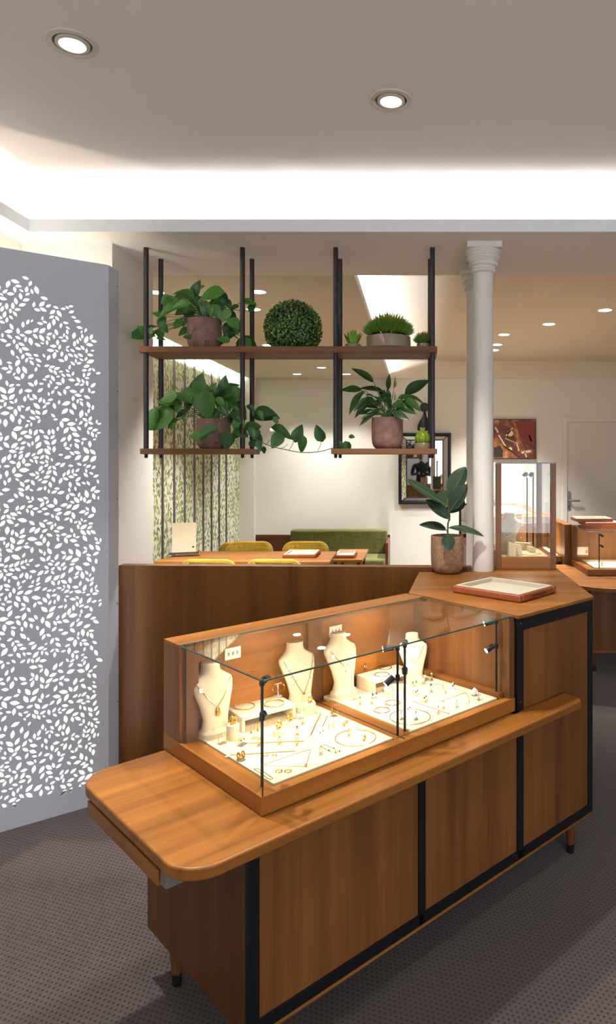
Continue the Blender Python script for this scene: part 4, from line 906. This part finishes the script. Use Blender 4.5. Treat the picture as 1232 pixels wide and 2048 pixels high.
# price tags
TAGMESH = None
tags = [(455, 1513), (505, 1532), (563, 1539), (583, 1518), (504, 1494), (538, 1490), (574, 1491), (608, 1489), (615.5, 1453.5), (605, 1468), (495, 1516), (660, 1517), (607, 1487), (733, 1468), (710, 1479), (710, 1448), (674, 1459), (650, 1428), (666, 1434), (640, 1481), (552, 1407), (488, 1412)]
tags2 = [(785, 1406), (764, 1420), (759, 1409), (732, 1410), (772, 1336), (763, 1350), (814, 1437), (843, 1433), (902, 1401), (895, 1412), (923, 1410), (966, 1397), (872, 1380), (878, 1391), (925, 1379), (872, 1359)]
rt = random.Random(21)
for lst, lab in ((tags, 'tiny white price tag lying among the gold jewellery on the left'), (tags2, 'tiny white price tag lying among the jewellery on the right')):
    first = None
    for x, y in lst:
        dz = RH if (y < 1352 or (x, y) in ((552, 1407), (488, 1412))) else 0
        p = J(x, y, dz)+Vector((0, 0, .0002))
        if first is None:
            t = thing('price_tag', lab, 'price tag', p, TH+rt.uniform(-.6, .6), lab.replace('tiny white price tag lying', 'price tags'))
            a = mk('label_paper', box(-.006, .006, -.0032, .0032, 0, .0007), TAGM, t); b = mk('print', box(-.0045, .0045, -.0012, .0012, .0007, .00085), INK, t); first = (t, a, b)
        else:
            t = first[0].copy(); C.objects.link(t); t.location = p; t.rotation_euler = (0, 0, TH+rt.uniform(-.6, .6))
            for q in first[1:]: c = q.copy(); C.objects.link(c); c.parent = t

# ================================================================== TALL GLASS CASE ON THE COUNTER
tx0, tx1, ty0, ty1, tz1 = 0.388, 0.684, 3.385, 3.80, 1.532
tc = thing('tall_glass_case', 'tall glass cabinet with wooden posts standing on the counter by the column', 'showcase', (0, 0, 0))
for x, y in ((tx0, ty0), (tx1-.026, ty0), (tx0, ty1-.026), (tx1-.026, ty1-.026)): mk('corner_post', box(x, x+.026, y, y+.026, ZT+.001, tz1), WZ, tc, bevel=.001)
for a in ((tx0+.026, tx1-.026, ty0, ty0+.024), (tx0+.026, tx1-.026, ty1-.024, ty1), (tx0, tx0+.024, ty0+.026, ty1-.026), (tx1-.024, tx1, ty0+.026, ty1-.026)): mk('base_rail', box(*a, ZT+.001, ZT+.062), WX, tc, bevel=.001)
mk('case_floor', box(tx0+.024, tx1-.024, ty0+.024, ty1-.024, ZT+.045, ZT+.055), PADM, tc)
for a in ((tx0+.026, tx1-.026, ty0+.008, ty0+.012), (tx0+.026, tx1-.026, ty1-.012, ty1-.008), (tx0+.008, tx0+.012, ty0+.026, ty1-.026), (tx1-.012, tx1-.008, ty0+.026, ty1-.026)): mk('pane', box(*a, ZT+.062, tz1), GLASS, tc, smooth=False)
mk('top_pane', box(tx0, tx1, ty0, ty1, tz1, tz1+.006), GLASS, tc, smooth=False)
mk('top_edge', G().box(tx0, tx1, ty0-.001, ty0+.001, tz1, tz1+.006), GEDGE, tc)
for x in (tx1-.052, tx1-.085):
    po = mk('lamp_post', G().cyl((x, ty1-.05, ZT+.055), (x, ty1-.05, tz1-.05), .004, 8), BLACK, tc); mk('spotlight_head', G().cyl((x-.008, ty1-.06, tz1-.055), (x-.028, ty1-.075, tz1-.075), .010, 14), BLACK, po); mk('spotlight_lens', G().cyl((x-.028, ty1-.075, tz1-.075), (x-.0285, ty1-.0755, tz1-.0755), .008, 12), E_SPOT, po)
light('case_spot', 'SPOT', (tx1-.11, ty1-.08, tz1-.08), 6, (1, .82, .6), (tx0+.1, ty0+.15, ZT), spot_size=math.radians(95), spot_blend=.7, shadow_soft_size=.02)
ZF = ZT+.055
b = thing('necklace_bust', 'cream bust with a pearl collar inside the tall case', 'display bust', (tx0+.085, 3.60, ZF), -.5)
mk('form', bust_mesh(.98), SUEDE, b)
n = thing('pearl_necklace', 'double row pearl necklace on the bust in the tall case', 'necklace', (tx0+.085, 3.60, ZF), -.5)
for row, (low, dr) in enumerate(((.10, .055), (.085, .060))):
    for i in range(23):
        q = -1+i/11; x = q*dr*.98; z = low*.98+(.160-low)*.98*abs(q)**1.3; mk('pearl', G().ball((x, surf(.98, x, z)-.003, z), .0042, 8), PEARL, n)
for nm, x, y, h, lab in (('display_block', .475, 3.47, .075, 'taller slanted cream block in the tall case'), ('display_block', .51, 3.50, .06, 'shorter slanted cream block in the tall case'), ('display_block', .60, 3.62, .03, 'small cream block at the back of the tall case'), ('display_block', .56, 3.70, .045, 'wide cream block along the back of the tall case')):
    wv = .05 if h == .045 else .018
    mk(nm, G().add([(-wv, -.02, 0), (wv, -.02, 0), (wv, .02, 0), (-wv, .02, 0), (-wv, -.02, h), (wv, -.02, h*.82), (wv, .02, h*.82), (-wv, .02, h)], [(0, 3, 2, 1), (4, 5, 6, 7), (0, 1, 5, 4), (1, 2, 6, 5), (2, 3, 7, 6), (3, 0, 4, 7)]), SUEDE, None, label=lab, cat='display block', loc=(x, y, ZF), rz=.15, smooth=False, bevel=.001)
for i, (x, y, z, lab) in enumerate(((.56, 3.70, .043, 'gold ring on the wide block in the tall case'), (.60, 3.62, .028, 'gold ring on the small block in the tall case'))):
    t = thing('ring', lab, 'ring', (x, y, ZF+z), .3); ringm(t, GOLD, 0, .010, .0012, GDIAM, .004)
t = thing('chain_necklace', 'gold chain lying on the floor of the tall case', 'necklace', (.59, 3.50, ZF)); mk('chain', G().tube([(-.06, .03, .001), (-.02, -.02, .001), (.02, 0, .001), (.05, .05, .001), (.0, .08, .001)], .0012, 5), GOLD, t)

# ================================================================== REAR COUNTERS
# staff side counter behind the tall case
t = thing('rear_cabinet', 'plain wooden staff counter running back from the column', 'cabinet')
mk('body', box(.33, .68, 3.86, 5.0, .1, .985), WZ, t); mk('top_board', box(.305, .69, 3.84, 5.05, .986, 1.01), WX, t, bevel=.002); mk('plinth', box(.36, .66, 3.9, 4.96, 0, .1), RUBBER, t)
m_ = thing('counter_mirror', 'slim dark counter mirror seen edge on behind the column', 'mirror', (.36, 4.85, 1.01), .9); mk('panel', box(-.11, .11, -.006, .006, .012, .235), BLACK, m_, bevel=.002); mk('glass', box(-.10, .10, -.0068, -.006, .02, .225), MIRROR, m_); mk('foot', box(-.07, .07, -.05, .05, 0, .012), BLACK, m_, bevel=.002)
# axis aligned counter at the right edge
rc = thing('counter_cabinet', 'wooden counter cabinet with curved worktop at the right edge', 'cabinet')
mk('body', box(1.22, 3.0, 5.0, 5.72, ZB, ZL-.03), WZ, rc)
mk('bottom_rail', box(1.22, 3.0, 4.99, 5.0, ZB, ZB+.02), WX, rc); mk('corner_post', box(1.22, 1.26, 4.985, 5.0, ZB+.02, ZL-.03), BLACK, rc)
for x in (1.30, 2.2):
    lg = mk('leg', G().lathe([(.017, .035), (.028, ZB)], 16, (x, 5.05, 0)), WZ, rc); mk('ferrule', G().lathe([(.0155, 0), (.018, .036)], 16, (x, 5.05, 0)), RUBBER, lg)
wk = thing('wooden_worktop', 'curved wooden worktop under the showcase at the right edge', 'worktop')
mk('top_board', G().prism(arc(1.45, 5.10, .46, 180, 270, 14)+[(3.0, 4.64), (3.0, 5.74), (.99, 5.74)], ZL-.03, ZL), WX, wk, bevel=.005)
def small_case(name, label, x0, x1, y0, y1, yb, backs, seed, n_items):
    t = thing(name, label, 'showcase')
    mk('base_front', box(x0, x1, y0, y0+.06, ZL+.001, ZG), WX, t, bevel=.002); mk('base_left', box(x0, x0+.06, y0+.06, yb, ZL+.001, ZG), WY, t, bevel=.002); mk('base_floor', box(x0+.06, x1, y0+.06, yb, ZL+.001, ZG-.01), WX, t)
    mk('display_pad', box(x0+.07, x1-.01, y0+.07, y1, ZG-.01, ZG+.004), PADM, t)
    mk('back_board', box(x0, x1, y1+.02, y1+.04, ZG-.01, ZT-.012), WZ, t); mk('back_top', box(x0, x1, y1+.02, yb, ZT-.012, ZT), WX, t, bevel=.001)
    mk('back_post', box(x0, x0+.03, y1+.04, yb, ZG, ZT-.012), WZ, t)
    for nm, a in (('front_pane', (x0+.004, x1, y0+.004, y0+.008, ZG, ZT-.006)), ('left_pane', (x0+.004, x0+.008, y0+.008, y1+.02, ZG, ZT-.006)), ('top_pane', (x0+.004, x1, y0+.004, y1+.02, ZT-.006, ZT))): mk(nm, box(*a), GLASS, t, smooth=False)
    mk('glass_edge', G().cyl((x0+.004, y0+.004, ZT-.002), (x1, y0+.004, ZT-.002), .0022, 6).cyl((x0+.004, y0+.004, ZT-.002), (x0+.004, y1+.02, ZT-.002), .0022, 6), GEDGE, t)
    px_ = x0+.10; po = mk('spotlight_post', G().cyl((px_, y0+.05, ZG), (px_, y0+.05, ZT-.02), .004, 8), BLACK, t)
    for z in (ZT-.03, .90): mk('spotlight_head', G().cyl((px_+.01, y0+.055, z), (px_+.034, y0+.065, z-.014), .009, 12), BLACK, po); mk('spotlight_lens', G().cyl((px_+.034, y0+.065, z-.014), (px_+.0345, y0+.0652, z-.0145), .007, 10), E_SPOT, po)
    light('rear_case_spot', 'SPOT', (px_+.05, y0+.09, ZT-.05), 9, (1, .85, .66), (px_+.3, y0+.35, ZG), spot_size=math.radians(120), spot_blend=.8, shadow_soft_size=.02)
    rr = random.Random(seed)
    return t
cs = small_case('glass_showcase', 'glass jewellery showcase with wooden back at the right edge', 1.282, 2.4, 5.17, 5.66, 5.72, 0, 5, 0)
for i in range(9):
    x = 1.42+.075*i+random.uniform(-.02, .02); y = 5.30+.05*(i % 4); lab = ['first', 'second', 'third', 'fourth', 'fifth', 'sixth', 'seventh', 'eighth', 'ninth'][i]
    t = thing('ring', 'tiny white stand with a ring in the right edge showcase, %s from left' % lab, 'ring', (x, y, ZG+.004), .3*i)
    mk('stand', G().lathe([(.012, 0), (.009, .012 if i % 3 else .035), (1e-6, .013 if i % 3 else .036)], 12), SUEDE, t); mk('band', G().ring((0, 0, (.02 if i % 3 else .044)), .009, .0013, 18, 5, 'y'), GOLD if i % 2 else SILVER, t)
# angled counter further back
rc2 = thing('rear_cabinet', 'wooden counter cabinet under the farther lit showcase', 'cabinet')
mk('body', box(.74, 1.225, 5.95, 6.78, .1, ZL-.001), WZ, rc2); mk('plinth', box(.78, 1.20, 6.0, 6.7, 0, .1), RUBBER, rc2); mk('end_pillar', box(1.234, 1.30, 5.75, 6.78, .0, ZT-.001), WZ, rc2, bevel=.002)
cs2 = small_case('glass_showcase', 'farther lit glass showcase seen through the tall case',   .72, 1.232, 5.87, 6.5, 6.78, 0, 6, 0)
for i in range(4):
    t = thing('pearl_ring', 'tiny pale ring stand in the farther showcase, %s from left' % ['first', 'second', 'third', 'fourth'][i], 'ring', (.84+.08*i, 6.02+.04*(i % 2), ZG+.004), .3*i)
    mk('stand', G().lathe([(.013, 0), (.010, .03), (1e-6, .031)], 12), SUEDE, t); mk('band', G().ring((0, 0, .039), .009, .0013, 18, 5, 'y'), GOLD, t)
bk = thing('rear_cabinet', 'wooden counter with glass inset top along the rear wall', 'cabinet')
mk('body', box(.72, 1.28, 6.80, 8.5, .1, .985), WZ, bk); mk('plinth', box(.76, 1.24, 6.84, 8.46, 0, .1), RUBBER, bk)
for a in ((.70, .80, 6.79, 8.52), (1.2, 1.30, 6.79, 8.52), (.80, 1.2, 8.36, 8.52), (.80, 1.2, 6.79, 6.9)): mk('top_frame', box(*a, .986, 1.012), WX, bk, bevel=.001)
mk('glass_inset', box(.80, 1.2, 6.9, 8.36, 1.002, 1.010), GLASS, bk); mk('inset_tray', box(.80, 1.2, 6.9, 8.36, .986, .99), CREAML, bk)
for i in range(6): mk('vent_slot', box(.84+.055*i, .875+.055*i, 8.41, 8.47, 1.012, 1.0135), RUBBER, bk)
def aa(x0, x1, y0, y1): return [(x0, y0), (x1, y0), (x1, y1), (x0, y1)]
tray('brown tray lying on the rear counter, seen through the tall case', aa(.80, 1.03, 6.86, 7.10), 1.012)
tray('brown tray lying on the wooden back of the farther showcase, lower of two', aa(.80, 1.0, 6.56, 6.76), ZT)
tray('lower brown tray on the showcase back at the right edge', aa(1.36, 1.66, 5.705-.13, 5.715+.10), ZT+.001)
tray('upper brown tray stacked at the right edge', aa(1.30, 1.60, 5.60, 5.83), ZT+.033)

# ================================================================== MEETING CORNER
tb = thing('meeting_table', 'long wooden meeting table beyond the partition', 'table', (0, 0, 0))
ft = G().prism([(-2.08, 5.42), (-.69, 5.42), (-.705, 6.02), (-2.02, 6.02)], .722, .75); mk('top', ft, WX, tb, bevel=.006)
for x, y in ((-1.95, 5.52), (-.83, 5.52), (-1.95, 5.92), (-.83, 5.92)): mk('leg', G().lathe([(.018, 0), (.03, .722)], 14, (x, y, 0)), WZ, tb)
mk('apron', box(-1.95, -.83, 5.52, 5.92, .66, .722), DX, tb)
def back_mesh():
    g = G(); W_, H_, n = .215, .34, 14; vs = []
    ol = arc(W_-.09, H_-.09, .09, 0, 90, 6)+arc(-W_+.09, H_-.09, .09, 90, 180, 6)+arc(-W_+.05, .05, .05, 180, 270, 4)+arc(W_-.05, .05, .05, 270, 360, 4)
    m_ = len(ol)
    for yy, sc in ((-.03, .92), (-.02, .99), (0, 1.0), (.02, .99), (.03, .92)):
        for x, z in ol:
            zc = H_/2; X_ = x*sc; vs.append((X_, yy+.9*x*x, zc+(z-zc)*sc))
    fs = [(k*m_+i, k*m_+(i+1) % m_, (k+1)*m_+(i+1) % m_, (k+1)*m_+i) for k in range(4) for i in range(m_)]
    fs += [tuple(range(m_-1, -1, -1)), tuple(4*m_+i for i in range(m_))]; g.add(vs, fs); return g
def chair(label, x, y, rz, src=[]):
    if src:
        t = src[0].copy(); C.objects.link(t); t.location = (x, y, 0); t.rotation_euler = (0, 0, rz); t['label'] = label
        for ch in src[1]:
            c = ch.copy(); C.objects.link(c); c.parent = t
        return t
    t = thing('upholstered_chair', label, 'chair', (x, y, 0), rz, 'ochre chairs at the meeting table')
    parts = [mk('seat', box(-.22, .22, -.22, .22, .40, .48), OCHREF, t, bevel=.035, seg=4)]
    b = mk('backrest', back_mesh(), OCHREF, t); b.location = (0, -.24, .46); b.rotation_euler = (.10, 0, 0); parts.append(b)
    for sx in (-1, 1):
        for sy in (-1, 1): parts.append(mk('leg', G().cyl((sx*.19, sy*.19, 0), (sx*.17, sy*.16, .41), .012, 10, .018), WZ, t))
    src += [t, parts]; return t
dc = 5.20
chair('ochre chair on the near side of the meeting table, left one', (416-CX)/F*5.2, 5.44, 0); chair('ochre chair on the near side of the meeting table, right one', (547-CX)/F*5.2, 5.44, 0)
chair('ochre chair across the meeting table, middle of the far row', (500-CX)/F*6.32, 6.08, PI); chair('ochre chair across the meeting table, in front of the green bench', (612-CX)/F*6.32, 6.08, PI)
c5 = chair('ochre chair turned away behind the far row of the meeting table', (470-CX)/F*6.62, 6.86, .25); c5.scale = (1, 1, .95)
# card in clear acrylic stand
st = thing('acrylic_card_stand', 'cream card in a clear acrylic stand on the meeting table', 'card stand', ((368-CX)/F*5.72, 5.72, .75), .28)
mk('clear_base', box(-.13, .13, -.05, .05, 0, .022), ACRYL, st, bevel=.002); mk('dark_strip', box(-.12, .12, -.045, .045, .0222, .025), BLACK, st)
cd = mk('card', box(-.095, .095, -.004, .004, 0, .245), plain('cream_card', (226, 216, 190), .5), st); cd.location = (0, .01, .03); cd.rotation_euler = (-.12, 0, .05)
mk('card_mark', box(.065, .080, -.0045, -.004, .035, .048), BLACK, cd)
for s_ in (-.115, .115): mk('clear_post', box(s_-.008, s_+.008, -.008, .008, .025, .15), ACRYL, st)
tray('pale tray lying on the meeting table', aa((565-CX)/F*5.62, (632-CX)/F*5.62, 5.60, 5.90), .75)
sd = thing('side_table', 'low orange wooden side table beyond the meeting table', 'table'); mk('top', box(-.78, -.49, 6.12, 6.85, .635, .66), WX, sd, bevel=.003)
for x, y in ((-.74, 6.2), (-.53, 6.2), (-.74, 6.78), (-.53, 6.78)): mk('leg', box(x-.015, x+.015, y-.015, y+.015, 0, .635), WZ, sd)
tray('pale tray lying on the low side table', aa(-.76, -.57, 6.20, 6.50), .66)
# green bench
sf = thing('green_bench', 'green upholstered bench with wooden back against the niche wall', 'bench', (0, 0, 0))
xs0, xs1 = (580-CX)/F*8.3, (774-CX)/F*8.3
mk('backrest', box(xs0, xs1, 8.30, 8.46, .40, .705), GREENF, sf, bevel=.03, seg=4)
mk('seat', box(xs0, xs1, 7.80, 8.30, .30, .42), GREENF, sf, bevel=.03, seg=4)
mk('back_panel', box(-2.0, xs1+.03, 8.47, 8.52, .05, .625), DX, sf, bevel=.003); mk('seat_base', box(xs0, xs1, 7.84, 8.46, .06, .298), DX, sf)
for x in (xs0+.1, xs1-.1):
    for y in (7.9, 8.4): mk('leg', box(x-.02, x+.02, y-.02, y+.02, 0, .06), BLACK, sf)
mk('side_arm', box(xs1+.002, xs1+.032, 7.86, 8.46, .06, .60), DX, sf, bevel=.003)

# ================================================================== REAR WALL PIECES
mr = thing('wall_mirror', 'black framed mirror with mirrored border on the rear wall', 'mirror', (0, YB, 0))
A, B = at(797, 866, YB-.03), at(902, 1008, YB-.03); a_, b_ = at(814, 881, YB-.03), at(885, 994, YB-.03)
g = G()
def frame(g, x0, x1, z0, z1, w_, y0, y1):
    g.box(x0, x1, y0, y1, z1-w_, z1); g.box(x0, x1, y0, y1, z0, z0+w_); g.box(x0, x0+w_, y0, y1, z0+w_, z1-w_); g.box(x1-w_, x1, y0, y1, z0+w_, z1-w_); return g
mk('outer_frame', frame(G(), A.x, B.x, B.z, A.z, .024, -.045, 0), BLACK, mr, bevel=.003); mk('inner_frame', frame(G(), a_.x-.012, b_.x+.012, b_.z-.012, a_.z+.012, .014, -.035, -.01), BLACK, mr, bevel=.002)
mk('mirror_glass', box(a_.x, b_.x, -.022, -.015, b_.z, a_.z), MIRROR, mr, smooth=False)
ox0, ox1, oz0, oz1 = A.x+.024, B.x-.024, B.z+.024, A.z-.024; ix0, ix1, iz0, iz1 = a_.x-.012, b_.x+.012, b_.z-.012, a_.z+.012
for q in ([(ox0, oz0), (ix0, iz0), (ix0, iz1), (ox0, oz1)], [(ix1, iz0), (ox1, oz0), (ox1, oz1), (ix1, iz1)], [(ix0, iz1), (ix1, iz1), (ox1, oz1), (ox0, oz1)], [(ox0, oz0), (ox1, oz0), (ix1, iz0), (ix0, iz0)]):
    vs = [(x, -.036 if (x, z) in ((ix0, iz0), (ix0, iz1), (ix1, iz0), (ix1, iz1)) else -.014, z) for x, z in q]; gg = G().add(vs+[(x, -.008, z) for x, y, z in vs], [(0, 1, 2, 3), (7, 6, 5, 4), (0, 4, 5, 1), (1, 5, 6, 2), (2, 6, 7, 3), (3, 7, 4, 0)]); mk('mirror_border', gg, MIRROR, mr, smooth=False)
for p_, q_ in (((ox0, oz0), (ix0, iz0)), ((ox0, oz1), (ix0, iz1)), ((ox1, oz0), (ix1, iz0)), ((ox1, oz1), (ix1, iz1))): mk('mitre_bead', G().cyl((p_[0], -.018, p_[1]), (q_[0], -.038, q_[1]), .005, 6), BLACK, mr)
sc_ = thing('wall_lamp', 'dark wall lamp with round plate and pear shaped shade above the mirror', 'wall lamp', (0, YB, 0)); c0 = at(849, 815, YB)
mk('wall_plate', G().cyl((c0.x, -.0005, c0.z), (c0.x, -.03, c0.z), .06, 28), BLACK, sc_); mk('arm', G().tube([(c0.x, -.03, c0.z), (c0.x, -.10, c0.z-.01), (c0.x, -.12, c0.z-.06)], .007, 8), BLACK, sc_)
mk('shade', G().lathe([(.012, -.06), (.018, -.09), (.03, -.13), (.07, -.19), (.092, -.25), (.095, -.30), (.088, -.30), (.06, -.22), (.02, -.15)], 28, (c0.x, -.12, c0.z)), BLACK, sc_)
# framed print of a workbench
pc = thing('framed_print', 'black edged print of craft tools on a brown workbench', 'picture', (0, YB, 0))
A, B = at(986, 838, YB-.03), at(1072, 918, YB-.03)
mk('edge', frame(G(), A.x-.002, B.x, B.z, A.z, .010, -.032, 0), BLACK, pc)
pm = NT('workbench_print'); v = pm.coord(scale=(2, 2, 2)); nz = pm.noise(v, 3.2, 5, .6); pm.l(pm.ramp(nz, (.30, lin(30, 14, 8)), (.48, lin(98, 48, 22)), (.58, lin(150, 88, 50)), (.72, lin(196, 150, 110))), pm.b.inputs['Base Color']); pm.set(Roughness=.5)
mk('print', box(A.x+.008, B.x-.010, -.030, -.006, B.z+.010, A.z-.010), pm.m, pc)
W0, H0 = B.x-A.x, A.z-B.z
PT = [plain('print_tone_%d' % i, c_, .5) for i, c_ in enumerate(((222, 200, 168), (176, 150, 120), (28, 18, 14), (120, 36, 20), (206, 176, 138)))]
def flat(pts, m_):
    P = [(A.x+x*W0, -.0308, A.z-y*H0) for x, y in pts]; n_ = len(P); mk('printed_tool', G().add(P+[(x, -.0300, z) for x, y, z in P], [tuple(range(n_)), tuple(range(2*n_-1, n_-1, -1))]+[(i, n_+i, n_+(i+1) % n_, (i+1) % n_) for i in range(n_)]), m_, pc, smooth=False)
def bar(x0, y0, x1, y1, w_, m_):
    dx, dy = x1-x0, y1-y0; L = math.hypot(dx, dy); nx, ny = -dy/L*w_, dx/L*w_; flat([(x0+nx, y0+ny), (x1+nx, y1+ny), (x1-nx, y1-ny), (x0-nx, y0-ny)], m_)
flat([(.50, .05), (.97, .05), (.97, .70), (.80, .60), (.62, .45)], PT[3]); flat([(.02, .72), (.16, .66), (.24, .80), (.22, .96), (.02, .96)], PT[2])
flat(arc(.40, .36, .075, 0, 360, 12)[:-1], PT[0]); bar(.30, .42, .46, .22, .018, PT[4]); bar(.13, .40, .30, .70, .014, PT[0]); bar(.28, .48, .58, .62, .012, PT[1]); bar(.24, .66, .62, .96, .018, PT[2]); bar(.55, .58, .60, .80, .014, PT[0]); bar(.66, .84, .88, .80, .030, PT[0]); bar(.74, .82, .78, .96, .018, PT[4]); bar(.83, .40, .90, .56, .016, PT[1]); flat(arc(.40, .75, .05, 0, 360, 10)[:-1], PT[4]); bar(.05, .20, .12, .34, .02, PT[0])

# ================================================================== PHOTOGRAPHER (seen only in the mirror)
def person():
    t = thing('person', 'person in dark clothes holding a tablet, seen in the wall mirror', 'person', (.10, -.55, 0))
    J_ = {'pel': (0, 0, .95, .135, .10), 'waist': (0, 0, 1.08, .13, .095), 'chest': (0, .01, 1.30, .165, .11), 'neckb': (0, .01, 1.47, .075, .07), 'neck': (0, .02, 1.53, .055, .055),
          'shL': (-.19, 0, 1.42, .062, .062), 'elL': (-.25, .06, 1.16, .046, .046), 'wrL': (-.10, .26, 1.20, .032, .030), 'shR': (.19, 0, 1.42, .062, .062), 'elR': (.25, .06, 1.16, .046, .046), 'wrR': (.10, .26, 1.20, .032, .030),
          'hipL': (-.10, 0, .88, .095, .095), 'knL': (-.11, .02, .50, .06, .06), 'anL': (-.11, -.01, .09, .04, .045), 'toL': (-.12, .17, .04, .035, .03), 'hipR': (.10, 0, .88, .095, .095), 'knR': (.11, .02, .50, .06, .06), 'anR': (.11, -.01, .09, .04, .045), 'toR': (.12, .17, .04, .035, .03)}
    E_ = [('pel', 'waist'), ('waist', 'chest'), ('chest', 'neckb'), ('neckb', 'neck'), ('chest', 'shL'), ('shL', 'elL'), ('elL', 'wrL'), ('chest', 'shR'), ('shR', 'elR'), ('elR', 'wrR'), ('pel', 'hipL'), ('hipL', 'knL'), ('knL', 'anL'), ('anL', 'toL'), ('pel', 'hipR'), ('hipR', 'knR'), ('knR', 'anR'), ('anR', 'toR')]
    def skin(name, J2, E2, root, mat):
        ks = list(J2); me = bpy.data.meshes.new(name); me.from_pydata([J2[k][:3] for k in ks], [(ks.index(a), ks.index(b)) for a, b in E2], []); me.materials.append(mat)
        o = bpy.data.objects.new(name, me); C.objects.link(o); o.parent = t; o.modifiers.new('s', 'SKIN')
        for i, k in enumerate(ks): me.skin_vertices[0].data[i].radius = J2[k][3:5]; me.skin_vertices[0].data[i].use_root = (k == root)
        m2 = o.modifiers.new('d', 'SUBSURF'); m2.levels = m2.render_levels = 2; return o
    skin('body', J_, E_, 'pel', CLOTH)
    hd = G(); n = 20; prof = [(.0, 1.525, .0), (.05, 1.545, .03), (.066, 1.58, .03), (.074, 1.63, .022), (.078, 1.68, .015), (.074, 1.72, .012), (.055, 1.755, .01), (.0, 1.77, .01)]
    vs = []
    for r, z, yo in prof:
        for i in range(n): a = 2*PI*i/n; vs.append((r*math.cos(a), yo+r*1.22*math.sin(a), z))
    hd.add(vs, [(k*n+i, k*n+(i+1) % n, (k+1)*n+(i+1) % n, (k+1)*n+i) for k in range(len(prof)-1) for i in range(n)]); hd.ball((0, .122, 1.635), .014, 8, 1.5)
    for s_ in (-1, 1): hd.ball((s_*.077, .0, 1.64), .017, 8, 1.6)
    h = mk('head', hd, SKIN, t)
    for s_ in (-1, 1): mk('eye', G().ball((s_*.03, .100, 1.655), .010, 8), GDARK, h)
    mk('mouth', box(-.022, .022, .098, .104, 1.588, 1.594), plain('lips', (150, 90, 80), .5), h)
    mk('hair', G().lathe([(.083, 1.655), (.088, 1.70), (.076, 1.745), (.045, 1.775), (1e-6, 1.785)], 20, (0, -.006, 0), 1, 1.18), HAIRM, t)
    for s_ in (-1, 1):
        g = G(); g.ball((s_*.085, .30, 1.205), .036, 12, .9)
        for q in range(4): g.tube([(s_*(.075), .315, 1.225-.020*q), (s_*.055, .345, 1.228-.020*q), (s_*.030, .350-.002*q, 1.226-.020*q)], .0085, 6, r2=.0065)
        g.tube([(s_*.085, .285, 1.235), (s_*.06, .300, 1.255), (s_*.035, .312, 1.262)], .009, 6, r2=.007); mk('hand', g, SKIN, t)
    tb_ = mk('tablet', box(-.12, .12, .325, .333, 1.13, 1.27), BLACK, None, label='dark tablet held by the person seen in the mirror', cat='tablet', bevel=.003, loc=(.10, -.55, 0))
person()
